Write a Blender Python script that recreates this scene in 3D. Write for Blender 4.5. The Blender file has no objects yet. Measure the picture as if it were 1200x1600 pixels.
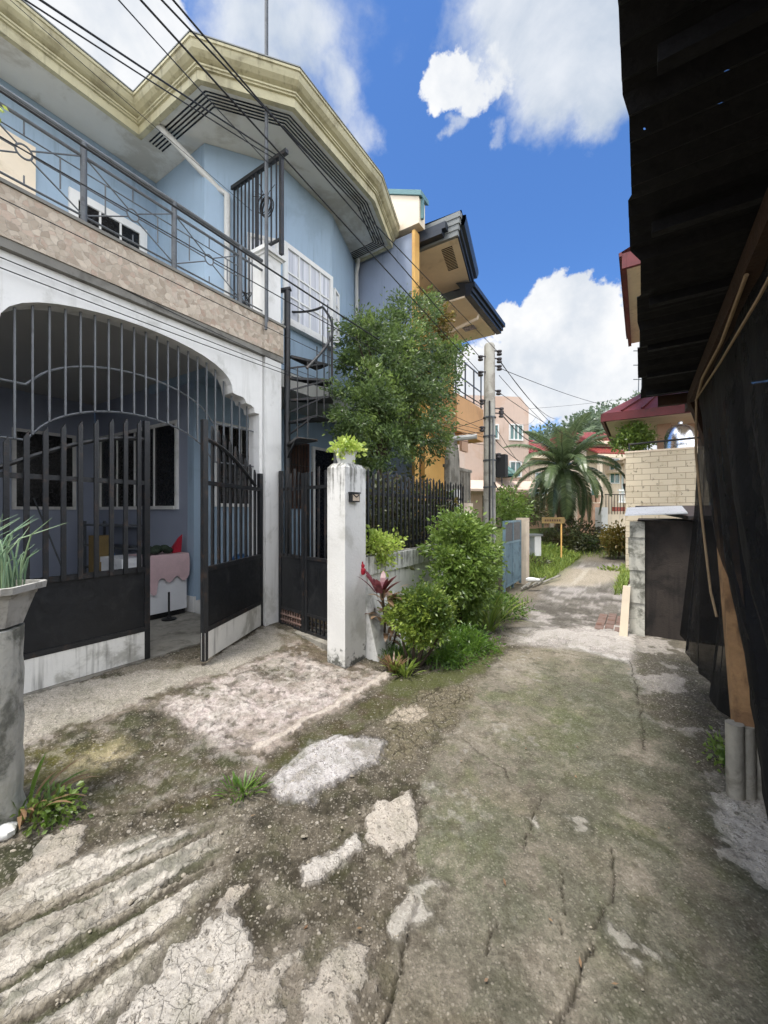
import bpy, math, random
import numpy as np
from mathutils import Vector
random.seed(7); RNG = np.random.default_rng(11)
C = bpy.context.scene.collection
EYE = 1.55; FPX = 625.0
TH = math.atan(403/625); SN, CS = math.sin(TH), math.cos(TH)
UV = Vector((SN, CS, 0)); NV = Vector((-CS, SN, 0)); ZV = Vector((0,0,1))
def W(u, n, z=0.0): return UV*u + NV*n + ZV*z          # street frame: u along the lane, n across it
def ray(px, py): return Vector(((px-600)/FPX, 1.0, (800-py)/FPX))
def at_z(px, py, z):
    r = ray(px, py); return r*((z-EYE)/r.z) + ZV*EYE
def at_n(px, py, n):
    r = ray(px, py); return r*(n/r.dot(NV)) + ZV*EYE
def at_u(px, py, u):
    r = ray(px, py); return r*(u/r.dot(UV)) + ZV*EYE
def at_d(px, py, d): return ray(px, py)*d + ZV*EYE
def uv_of(p): return (p.dot(UV), p.dot(NV))

class Fr:                                              # a local frame: s along, t across, z up
    def __init__(s, O, ax, ay=None):
        s.O = Vector(O); s.ax = Vector(ax).normalized()
        s.ay = Vector(ay).normalized() if ay is not None else Vector((-s.ax.y, s.ax.x, 0))
    def __call__(s, a, b, z): return s.O + s.ax*a + s.ay*b + ZV*z
G = Fr((0,0,0), UV, NV)
def fr2(p, q): return Fr(W(*p), W(*q)-W(*p))           # frame from (u,n) p to q

class MB:
    def __init__(s): s.v = []; s.f = []
    def add(s, vs, fs):
        b = len(s.v); s.v += [tuple(x) for x in vs]; s.f += [tuple(i+b for i in f) for f in fs]; return s
    def hexa(s, p):                                    # 8 corners: bottom 4, top 4
        return s.add(p, [(3,2,1,0),(4,5,6,7),(0,1,5,4),(1,2,6,5),(2,3,7,6),(3,0,4,7)])
    def fbox(s, F, a0, a1, b0, b1, z0, z1):
        return s.hexa([F(a0,b0,z0),F(a1,b0,z0),F(a1,b1,z0),F(a0,b1,z0),F(a0,b0,z1),F(a1,b0,z1),F(a1,b1,z1),F(a0,b1,z1)])
    def bx(s, u0, u1, n0, n1, z0, z1): return s.fbox(G, u0, u1, n0, n1, z0, z1)
    def bar(s, p, q, w, h=None):                       # rectangular bar p->q
        h = h or w; p = Vector(p); q = Vector(q); d = (q-p).normalized()
        x = d.cross(ZV); x = x.normalized() if x.length > 1e-4 else UV.copy()
        y = x.cross(d).normalized(); x = x*(w/2); y = y*(h/2)
        return s.hexa([p-x-y,p+x-y,p+x+y,p-x+y,q-x-y,q+x-y,q+x+y,q-x+y])
    def tube(s, pts, r, k=6, cap=True):
        pts = [Vector(p) for p in pts]; n = len(pts); vs = []; rs = r if isinstance(r, (list, tuple)) else [r]*n
        x = None
        for i, p in enumerate(pts):
            d = (pts[min(i+1,n-1)]-pts[max(i-1,0)])
            d = d.normalized() if d.length > 1e-9 else ZV.copy()
            if x is None:
                x = d.cross(ZV); x = x if x.length > 1e-3 else d.cross(Vector((1,0,0)))
            x = (x - d*x.dot(d)); x.normalize(); y = d.cross(x)
            for j in range(k):
                a = 2*math.pi*j/k; vs.append(p + (x*math.cos(a)+y*math.sin(a))*rs[i])
        fs = [(i*k+j, i*k+(j+1)%k, (i+1)*k+(j+1)%k, (i+1)*k+j) for i in range(n-1) for j in range(k)]
        if cap: fs += [tuple(range(k))[::-1], tuple((n-1)*k+j for j in range(k))]
        return s.add(vs, fs)
    def lathe(s, base, prof, k=16):                    # prof: (r,z) list about a vertical axis
        base = Vector(base)
        vs = [base+Vector((r*math.cos(2*math.pi*j/k), r*math.sin(2*math.pi*j/k), z)) for r, z in prof for j in range(k)]
        n = len(prof)
        fs = [(i*k+j, i*k+(j+1)%k, (i+1)*k+(j+1)%k, (i+1)*k+j) for i in range(n-1) for j in range(k)]
        fs += [tuple(range(k))[::-1], tuple((n-1)*k+j for j in range(k))]
        return s.add(vs, fs)
    def prism_z(s, poly, z0, z1):                      # poly in (u,n)
        k = len(poly); vs = [W(a,b,z0) for a,b in poly]+[W(a,b,z1) for a,b in poly]
        return s.add(vs, [tuple(range(k))[::-1], tuple(range(k,2*k))]+[(i,(i+1)%k,k+(i+1)%k,k+i) for i in range(k)])
    def prism_f(s, F, poly, t0, t1):                   # poly in (s,z), extruded across t
        k = len(poly); vs = [F(a,t0,z) for a,z in poly]+[F(a,t1,z) for a,z in poly]
        return s.add(vs, [tuple(range(k)), tuple(range(k,2*k))[::-1]]+[(i,k+i,k+(i+1)%k,(i+1)%k) for i in range(k)])
    def sphere(s, c, r, k=10, m=6, sq=(1,1,1)):
        c = Vector(c); pr = []
        for i in range(m+1):
            a = math.pi*i/m; pr.append((max(1e-4, math.sin(a)), -math.cos(a)))
        vs = [c+Vector((rr*math.cos(2*math.pi*j/k)*r*sq[0], rr*math.sin(2*math.pi*j/k)*r*sq[1], z*r*sq[2])) for rr, z in pr for j in range(k)]
        return s.add(vs, [(i*k+j, i*k+(j+1)%k, (i+1)*k+(j+1)%k, (i+1)*k+j) for i in range(m) for j in range(k)])
    def ribbon(s, pts, ws, side):                      # flat blade along pts
        side = Vector(side).normalized(); vs = []
        for p, w in zip(pts, ws): vs += [Vector(p)-side*w, Vector(p)+side*w]
        return s.add(vs, [(2*i,2*i+1,2*i+3,2*i+2) for i in range(len(pts)-1)])
    def build(s, name, mat, parent=None, smooth=False, loc=None):
        off = Vector((0,0,0))
        if parent is not None:
            r = parent
            while r is not None: off = off + r.location; r = r.parent
        elif loc is not None: off = Vector(loc)
        else:
            a = np.array(s.v); lo = a.min(0); hi = a.max(0); off = Vector(((lo[0]+hi[0])/2, (lo[1]+hi[1])/2, lo[2]))
        me = bpy.data.meshes.new(name)
        o3 = np.array(off)
        me.from_pydata([tuple(x) for x in (np.array(s.v)-o3).tolist()], [], s.f); me.materials.append(mat)
        if smooth:
            me.shade_smooth()
            try: me.set_sharp_from_angle(angle=math.radians(40))
            except Exception: pass
        me.update()
        o = bpy.data.objects.new(name, me); C.objects.link(o)
        if parent is not None: o.parent = parent
        else: o.location = off
        return o
def tag(o, label=None, cat=None, group=None, kind=None):
    if label: o['label'] = label
    if cat: o['category'] = cat
    if group: o['group'] = group
    if kind: o['kind'] = kind
    return o
def thing(name, label, cat, loc, group=None):
    o = bpy.data.objects.new(name, None); C.objects.link(o); o.location = loc; o.empty_display_size = .1
    return tag(o, label, cat, group)

# ------------------------------------------------------------------ materials
def lin(c): 
    c = c/255; return c/12.92 if c <= .04045 else ((c+.055)/1.055)**2.4
def S(r, g, b, k=1.0): return (lin(r)*k, lin(g)*k, lin(b)*k, 1)
class NT:
    def __init__(s, name, world=None):
        if world: s.m = world
        else: s.m = bpy.data.materials.new(name)
        s.m.use_nodes = True; s.t = s.m.node_tree; s.t.nodes.clear()
    def n(s, typ, ins=None, **kw):
        x = s.t.nodes.new(typ)
        for k, v in kw.items(): setattr(x, k, v)
        for k, v in (ins or {}).items():
            if isinstance(v, bpy.types.NodeSocket): s.t.links.new(v, x.inputs[k])
            else: x.inputs[k].default_value = v
        return x
    def math(s, op, a, b=0.0, c=None, clamp=False):
        d = {0:a, 1:b}
        if c is not None: d[2] = c
        return s.n('ShaderNodeMath', d, operation=op, use_clamp=clamp).outputs[0]
    def mix(s, f, a, b, blend='MIX'):
        x = s.n('ShaderNodeMix', None, data_type='RGBA', blend_type=blend)
        for i, v in ((0,f),(6,a),(7,b)):
            if isinstance(v, bpy.types.NodeSocket): s.t.links.new(v, x.inputs[i])
            else: x.inputs[i].default_value = v
        return x.outputs[2]
    def noise(s, vec, scale, detail=5, rough=.55, dist=0.0):
        return s.n('ShaderNodeTexNoise', {'Vector':vec,'Scale':scale,'Detail':detail,'Roughness':rough,'Distortion':dist}).outputs[0]
    def step(s, x, a, b): 
        return s.n('ShaderNodeMapRange', {0:x,1:a,2:b,3:0.0,4:1.0}, interpolation_type='SMOOTHSTEP').outputs[0]
    def lrange(s, x, a, b, c, d): return s.n('ShaderNodeMapRange', {0:x,1:a,2:b,3:c,4:d}).outputs[0]
    def scaled(s, vec, sc): return s.n('ShaderNodeVectorMath', {0:vec,1:sc}, operation='MULTIPLY').outputs[0]
    def out(s, sh): s.n('ShaderNodeOutputMaterial', {'Surface':sh}); return s.m
    def bump(s, h, strength, dist=.02): return s.n('ShaderNodeBump', {'Height':h,'Strength':strength,'Distance':dist}).outputs[0]
def k3(c, k): return (c[0]*k, c[1]*k, c[2]*k, 1)
def pm(name, col, var=.18, scale=3.0, rough=.75, bump=.15, col2=None, amt2=.5, scale2=2.5, streak=None, samt=.5, metal=0.0, spec=.4, fine=60):
    t = NT(name); g = t.n('ShaderNodeNewGeometry'); p = g.outputs['Position']
    a = t.noise(p, scale, 6); b = t.noise(p, scale*7, 4)
    f = t.math('ADD', t.math('MULTIPLY', a, .65), t.math('MULTIPLY', b, .35))
    f = t.lrange(f, .32, .68, 0, 1)
    c = t.mix(f, k3(col, 1-var), k3(col, 1+var))
    if col2:
        h = t.noise(p, scale2, 8, .65, .4); h = t.step(h, .62-.3*amt2, .74-.25*amt2)
        c = t.mix(t.math('MULTIPLY', h, min(1,amt2+.25)), c, col2)
    if streak:
        q = t.scaled(p, (14,14,.9)); h = t.noise(q, 1.0, 6, .6); h2 = t.noise(p, 1.1, 3)
        h = t.math('MULTIPLY', t.step(h, .5, .72), t.step(h2, .38, .62))
        c = t.mix(t.math('MULTIPLY', h, samt), c, streak)
    hb = t.math('ADD', t.noise(p, fine, 5), t.math('MULTIPLY', b, .6))
    d = t.n('ShaderNodeBsdfPrincipled', {'Base Color':c, 'Roughness':t.lrange(b,.3,.7,max(.05,rough-.1),min(1,rough+.1)), 'Metallic':metal, 'Specular IOR Level':spec, 'Normal':t.bump(hb, bump, .01)})
    return t.out(d.outputs[0])
def leafmat(name, c1, c2, c3=None, trans=.35):
    t = NT(name); g = t.n('ShaderNodeNewGeometry'); r = g.outputs['Random Per Island']
    c = t.mix(r, c1, c2)
    if c3: c = t.mix(t.step(t.noise(g.outputs['Position'], 2.2, 3), .5, .68), c, c3)
    b = t.n('ShaderNodeBsdfPrincipled', {'Base Color':c,'Roughness':.36,'Specular IOR Level':.6})
    tr = t.n('ShaderNodeBsdfTranslucent', {'Color':t.mix(.5, c, k3(c2,1.4))})
    m = t.n('ShaderNodeMixShader', {0:trans, 1:b.outputs[0], 2:tr.outputs[0]})
    return t.out(m.outputs[0])
M = {}
M['white'] = pm('white_paint', S(226,226,224), .05, 2.5, .7, .12, S(186,186,180), .3, 3.2, S(140,138,128), .22)
M['weathered'] = pm('weathered_white_paint', S(222,221,216), .07, 3, .75, .25, S(140,138,128), .42, 2.6, S(58,56,50), .75)
M['post'] = pm('mossy_concrete', S(196,194,184), .15, 5, .85, .5, S(72,74,62), .5, 4.0, S(56,56,48), .7)
M['blue'] = pm('pale_blue_paint', S(154,176,196), .05, 1.6, .6, .08, S(138,158,176), .3, 1.2, S(112,128,140), .5)
M['blue_in'] = pm('grey_blue_paint', S(150,158,176), .06, 1.6, .6, .08)
M['firewall'] = pm('dusty_blue_paint', S(154,166,188), .06, 1.5, .7, .1, S(134,146,168), .3, 1.0, S(95,108,130), .35)
M['soffit'] = pm('grey_white_soffit', S(208,208,202), .05, 1.5, .7, .06, S(160,154,140), .4, 1.3)
M['ceiling'] = pm('dull_ceiling', S(186,186,182), .06, 1.2, .8, .05)
M['gold'] = pm('cream_gold_paint', S(186,180,148), .1, 2.5, .55, .1, S(142,134,106), .42, 2.4, S(84,78,58), .6)
M['roofgrey'] = pm('grey_roof_metal', S(120,124,124), .1, 3, .5, .1)
M['cornice'] = pm('grey_cornice', S(126,124,118), .15, 4, .8, .2, S(80,78,72), .4)
M['iron'] = pm('black_painted_iron', S(30,32,35), .3, 12, .45, .3, S(74,58,48), .3, 11, spec=.5)
M['irongrey'] = pm('grey_painted_iron', S(92,96,100), .2, 12, .4, .15, S(60,60,60), .3, 9)
M['rust'] = pm('rusty_iron', S(44,40,40), .3, 14, .6, .3, S(86,58,42), .4, 10)
M['plate'] = pm('black_sheet_metal', S(27,29,32), .25, 3, .45, .12, S(46,47,48), .3, 5)
M['pvc'] = pm('white_pipe', S(200,200,196), .06, 4, .4, .05, S(150,148,140), .3, 5)
M['wood_dark'] = pm('dark_brown_wood', S(70,44,32), .3, 8, .6, .3)
M['dark'] = pm('dark_glass_void', S(13,13,15), .3, 4, .25, .02)
M['wood'] = pm('bare_timber', S(158,124,88), .3, 5, .85, .5, S(112,84,60), .45, 4, S(70,52,38), .8)
M['timber_dark'] = pm('smoked_timber', S(58,38,24), .3, 9, .8, .4)
M['concrete'] = pm('grey_concrete', S(150,146,136), .2, 5, .85, .5, S(92,88,78), .45, 3.5, S(76,74,66), .5)
M['pole'] = pm('pole_concrete', S(158,156,148), .15, 5, .85, .4, S(118,112,104), .4, 4.0, S(96,92,86), .5)
M['orange'] = pm('orange_plaster', S(220,176,104), .08, 2, .7, .1, S(196,144,80), .3, 1.6, S(160,118,72), .35)
M['balcony'] = pm('orange_peach_plaster', S(216,170,122), .08, 2, .75, .1, S(186,140,100), .3, 1.5, S(150,116,90), .4)
M['peach'] = pm('peach_plaster', S(200,178,164), .06, 1.2, .8, .08, S(190,160,140), .35, .8, S(150,128,112), .4)
M['beige'] = pm('beige_board', S(232,218,196), .07, 1.5, .8, .08, S(190,174,150), .3, 1.2)
M['cream'] = pm('cream_plaster', S(222,206,184), .08, 1.2, .8, .08, S(180,160,144), .35, .8, S(140,124,110), .4)
M['navy'] = pm('navy_gutter_metal', S(40,48,60), .2, 4, .4, .08)
M['teal'] = pm('teal_trim', S(96,132,136), .15, 4, .5, .1)
M['redroof'] = pm('red_roof_paint', S(132,62,52), .3, 2, .5, .1, S(120,38,36), .4, 1.4)
M['maroon'] = pm('maroon_roof_paint', S(98,36,40), .25, 2.5, .5, .1, S(66,26,30), .4, 2)
M['tan'] = pm('tan_plaster', S(186,152,128), .08, 2, .8, .1, S(150,112,80), .3, 1.5)
M['bluegate'] = pm('faded_blue_steel', S(120,146,158), .15, 6, .5, .2, S(76,96,106), .4, 5, S(90,70,58), .5)
M['tin'] = pm('galvanised_tin', S(205,208,212), .1, 6, .35, .1, metal=.6)
M['steel'] = pm('stainless_steel', S(210,212,216), .05, 3, .22, .03, metal=.95)
M['plastic_grey'] = pm('grey_planter_plastic', S(186,184,178), .1, 6, .6, .15, S(120,116,108), .4, 7)
M['soil'] = pm('potting_soil', S(96,80,62), .3, 30, .95, .9)
M['pink_cloth'] = pm('dusty_pink_cloth', S(206,178,182), .1, 9, .95, .4)
M['enamel'] = pm('white_enamel', S(226,228,232), .03, 3, .35, .02)
M['black'] = pm('black_plastic', S(24,24,26), .2, 8, .5, .1)
M['yellow'] = pm('yellow_carton', S(132,112,72), .2, 6, .8, .1)
M['redbag'] = pm('red_plastic', S(176,34,52), .2, 12, .35, .4)
M['greenbag'] = pm('dark_green_cloth', S(44,56,44), .3, 10, .8, .5)
M['bluebag'] = pm('blue_plastic', S(40,84,128), .2, 10, .4, .3)
M['white_pl'] = pm('white_plastic', S(225,225,222), .06, 6, .5, .1)
M['cable'] = pm('black_cable', S(34,35,37), .2, 8, .6, .05)
M['cable_grey'] = pm('grey_cable', S(120,120,118), .2, 8, .6, .05)
M['rope'] = pm('tan_cord', S(150,128,100), .2, 20, .9, .3)
M['porcelain'] = pm('brown_insulator', S(60,56,58), .2, 10, .3, .05)
M['brickred'] = pm('pinkish_brick', S(126,106,98), .2, 9, .9, .5, S(120,84,70), .4, 7)
M['shedwall'] = pm('sooty_plaster', S(58,52,48), .3, 3, .95, .5, S(30,28,27), .5, 2.5, S(24,22,22), .6)
M['tarp'] = pm('black_tarpaulin', S(20,20,25), .35, 3, .75, .5, S(34,34,40), .3, 2.2)
M['roofblack'] = pm('sooty_roof_sheet', S(17,17,21), .4, 3, .8, .4, S(27,25,25), .35, 2.0)
M['bark'] = pm('grey_bark', S(76,66,54), .25, 14, .95, .8)
M['palmbark'] = pm('palm_bark', S(92,78,62), .25, 14, .95, .8)
M['tree_leaf'] = leafmat('ficus_leaf', S(50,72,40), S(108,130,74), S(136,158,76))
M['bush_leaf'] = leafmat('bright_bush_leaf', S(76,104,46), S(136,158,76), S(112,138,60))
M['shrub_leaf'] = leafmat('trimmed_shrub_leaf', S(86,118,46), S(168,184,84), S(66,92,40))
M['weed_leaf'] = leafmat('weed_leaf', S(58,92,36), S(112,144,56))
M['dull_leaf'] = leafmat('dull_garden_leaf', S(56,70,42), S(98,100,62), S(80,62,52))
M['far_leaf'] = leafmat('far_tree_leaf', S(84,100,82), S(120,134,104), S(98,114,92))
M['lime_leaf'] = leafmat('lime_leaf', S(140,170,62), S(196,208,112))
M['croton_leaf'] = leafmat('croton_leaf', S(92,96,44), S(150,128,62), S(70,84,40))
M['red_leaf'] = leafmat('cordyline_leaf', S(78,34,46), S(126,64,72), trans=.2)
M['dry_leaf'] = leafmat('dry_leaf', S(112,84,62), S(150,124,94), trans=.2)
M['onion_leaf'] = leafmat('onion_leaf', S(122,156,128), S(174,196,152), trans=.2)
M['palm_leaf'] = leafmat('palm_leaf', S(64,82,52), S(114,130,90), S(86,104,66), trans=.25)
M['grass_leaf'] = leafmat('grass_blade', S(88,118,44), S(150,164,80))
def glassmat():
    t = NT('window_glass')
    d = t.n('ShaderNodeBsdfPrincipled', {'Base Color':(.03,.04,.045,1),'Roughness':.08,'Specular IOR Level':.7})
    return t.out(d.outputs[0])
M['glass'] = glassmat()
def mouldy(name, col, za, zb, zc, zd):                  # white paint with black mould running down from the top (za..zb) and damp at the foot (zc..zd)
    t = NT(name); p = t.n('ShaderNodeNewGeometry').outputs['Position']; z = t.n('ShaderNodeSeparateXYZ', {0:p}).outputs[2]
    c = t.mix(t.lrange(t.noise(p,3,6),.35,.65,0,1), k3(col,.93), k3(col,1.03))
    c = t.mix(t.math('MULTIPLY', t.step(t.noise(p,2.4,8,.65,.4),.52,.7), .5), c, S(172,170,160))
    s = t.noise(t.scaled(p,(26,26,1.3)), 1.0, 6, .65); b = t.noise(p, 9, 7, .7)
    m = t.math('ADD', t.math('ADD', t.math('MULTIPLY', s, .8), t.math('MULTIPLY', b, .35)), t.lrange(z, za, zb, -.22, .10))
    c = t.mix(t.math('MULTIPLY', t.step(m, .56, .76), .8), c, t.mix(b, S(46,46,40), S(96,94,84)))
    m2 = t.math('ADD', b, t.lrange(z, zc, zd, .16, -.25)); c = t.mix(t.math('MULTIPLY', t.step(m2,.5,.62), .85), c, S(52,54,44))
    d = t.n('ShaderNodeBsdfPrincipled', {'Base Color':c,'Roughness':.8,'Specular IOR Level':.3,'Normal':t.bump(t.math('ADD', t.noise(p,45,6), b), .25, .012)})
    return t.out(d.outputs[0])
def tealglass():
    t = NT('teal_glass'); d = t.n('ShaderNodeBsdfPrincipled', {'Base Color':S(70,110,108),'Roughness':.1,'Specular IOR Level':.7}); return t.out(d.outputs[0])
M['tealglass'] = tealglass()
def curtain():
    t = NT('white_curtain'); g = t.n('ShaderNodeNewGeometry'); p = g.outputs['Position']
    q = t.scaled(p, (22,22,.4)); h = t.noise(q, 1.0, 4); c = t.mix(t.lrange(h,.3,.7,0,1), S(168,172,182), S(236,238,244))
    d = t.n('ShaderNodeBsdfPrincipled', {'Base Color':c,'Roughness':.35,'Specular IOR Level':.5,'Normal':t.bump(h,.6,.03)}); return t.out(d.outputs[0])
M['curtain'] = curtain()
def stone():
    t = NT('crazy_stone_tile'); g = t.n('ShaderNodeNewGeometry'); p = g.outputs['Position']
    w = t.n('ShaderNodeVectorMath', {0:p, 1:t.scaled(t.n('ShaderNodeTexNoise', {'Vector':p,'Scale':9.0,'Detail':3.0}).outputs[1], (.07,.07,.07))}, operation='ADD').outputs[0]
    v = t.n('ShaderNodeTexVoronoi', {'Vector':w,'Scale':19.0}, feature='F1'); e = t.n('ShaderNodeTexVoronoi', {'Vector':w,'Scale':19.0}, feature='DISTANCE_TO_EDGE')
    r = t.n('ShaderNodeSeparateColor', {0:v.outputs['Color']}).outputs[0]
    c = t.mix(r, S(166,150,130), S(220,206,186)); c = t.mix(t.math('MULTIPLY', t.step(t.n('ShaderNodeSeparateColor', {0:v.outputs['Color']}).outputs[1], .75, .83), .45), c, S(192,158,138)); c = t.mix(t.math('MULTIPLY', t.step(t.noise(p, 14, 6, .65), .5, .7), .5), c, S(214,204,188))
    c = t.mix(t.math('MULTIPLY', t.noise(p, 30, 5), .5), c, S(112,100,88))
    j = t.step(e.outputs['Distance'], .008, .035); c = t.mix(j, S(178,166,150), c)
    d = t.n('ShaderNodeBsdfPrincipled', {'Base Color':c,'Roughness':.45,'Normal':t.bump(j,.5,.01)}); return t.out(d.outputs[0])
M['stone'] = stone()
def blocks(name, c1, c2, mort, bw, bh, F, dirt):
    t = NT(name); g = t.n('ShaderNodeNewGeometry'); p = g.outputs['Position']
    sx = t.n('ShaderNodeVectorMath', {0:p,1:tuple(F)}, operation='DOT_PRODUCT').outputs['Value']
    z = t.n('ShaderNodeSeparateXYZ', {0:p}).outputs[2]
    q = t.n('ShaderNodeCombineXYZ', {0:sx,1:z,2:0.0}).outputs[0]
    b = t.n('ShaderNodeTexBrick', {'Vector':q,'Color1':c1,'Color2':c2,'Mortar':mort,'Scale':1.0,'Mortar Size':.008,'Mortar Smooth':.2,'Brick Width':bw,'Row Height':bh})
    h = t.step(t.noise(p, 3.2, 8, .65), .54, .72); c = t.mix(t.math('MULTIPLY',h,.6), b.outputs[0], dirt)
    c = t.mix(t.math('MULTIPLY', t.step(t.noise(p, 9, 6, .6), .6, .7), .7), c, S(70,64,50))
    d = t.n('ShaderNodeBsdfPrincipled', {'Base Color':c,'Roughness':.9,'Normal':t.bump(t.math('SUBTRACT', t.noise(p,40,5), b.outputs[1]),.5,.012)}); return t.out(d.outputs[0])
M['blockwall'] = blocks('painted_block_wall', S(212,200,176), S(196,184,160), S(158,144,124), .36, .148, NV, S(160,140,108))
def netmat():
    t = NT('black_shade_net'); g = t.n('ShaderNodeNewGeometry'); p = g.outputs['Position']
    d = t.n('ShaderNodeBsdfPrincipled', {'Base Color':S(15,15,17),'Roughness':.85,'Specular IOR Level':.25,'Normal':t.bump(t.noise(p,9,5),.4,.03)})
    tr = t.n('ShaderNodeBsdfTransparent'); f = t.lrange(t.noise(p, 2.5, 4), .3, .7, .8, .99)
    m = t.n('ShaderNodeMixShader', {0:f,1:tr.outputs[0],2:d.outputs[0]}); return t.out(m.outputs[0])
M['net'] = netmat()
# ------------------------------------------------------------------ ground sheet
def hash2(ix, iy, seed):
    h = (ix.astype(np.int64)*374761393 + iy.astype(np.int64)*668265263 + seed*974634721) & 0x7fffffff
    h = (h ^ (h >> 13))*1274126177 & 0x7fffffff
    return ((h ^ (h >> 16)) & 0xffff)/65535.0
def vnoise(x, y, seed):
    ix = np.floor(x).astype(np.int64); iy = np.floor(y).astype(np.int64); fx = x-ix; fy = y-iy
    fx = fx*fx*(3-2*fx); fy = fy*fy*(3-2*fy)
    a = hash2(ix,iy,seed); b = hash2(ix+1,iy,seed); c = hash2(ix,iy+1,seed); d = hash2(ix+1,iy+1,seed)
    return (a*(1-fx)+b*fx)*(1-fy)+(c*(1-fx)+d*fx)*fy
def fbm(x, y, sc, seed, o=5):
    s = 0; a = .5; t = 0
    for i in range(o):
        s = s+a*vnoise(x*sc+i*17.3, y*sc-i*9.1, seed+i); t += a; a *= .55; sc *= 2.05
    return s/t
def sst(x, a, b):
    t = np.clip((x-a)/(b-a), 0, 1); return t*t*(3-2*t)
def sd_poly(X, Y, poly):                                  # signed distance, positive inside
    d = np.full(X.shape, 1e9); ins = np.zeros(X.shape, bool); k = len(poly)
    for i in range(k):
        x0, y0 = poly[i]; x1, y1 = poly[(i+1)%k]; ex, ey = x1-x0, y1-y0
        t = np.clip(((X-x0)*ex+(Y-y0)*ey)/(ex*ex+ey*ey+1e-12), 0, 1)
        d = np.minimum(d, np.hypot(X-x0-t*ex, Y-y0-t*ey))
        c = ((y0 > Y) != (y1 > Y)) & (X < ex*(Y-y0)/(ey if abs(ey) > 1e-12 else 1e-12)+x0); ins ^= c
    return np.where(ins, d, -d)
def sd_line(X, Y, pts):
    d = np.full(X.shape, 1e9)
    for (x0,y0),(x1,y1) in zip(pts[:-1], pts[1:]):
        ex, ey = x1-x0, y1-y0; t = np.clip(((X-x0)*ex+(Y-y0)*ey)/(ex*ex+ey*ey+1e-12), 0, 1)
        d = np.minimum(d, np.hypot(X-x0-t*ex, Y-y0-t*ey))
    return d
def height(u, n):                                         # coarse terrain height
    u = np.asarray(u, float); n = np.asarray(n, float)
    z = .13*sst(n, 2.35, 4.0)*(1-sst(u, 3.9, 4.6))
    z = z + .38*sst(n, 1.75, 3.2)*sst(u, 9.2, 11.0)       # grassy bank beyond the blue gate
    z = z + .5*sst(u, 15.2, 18.5)                         # rise where the lane turns
    return z
def gz(u, n): return float(height(np.array([u]), np.array([n]))[0])
def axis(a, b, st, lo, hi, c=None, g=1.012):              # fine near the lane, coarser with distance
    near = np.arange(a, b+st/2, st); r = []; x = near[-1]; d = st
    while x < hi: d = min(d*(g if c and x < c else 1.09), 40.); x += d; r.append(x)
    l = []; x = near[0]; d = st
    while x > lo: d = min(d*1.13, 40.); x -= d; l.append(x)
    return np.array(l[::-1]+list(near)+r)
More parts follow.
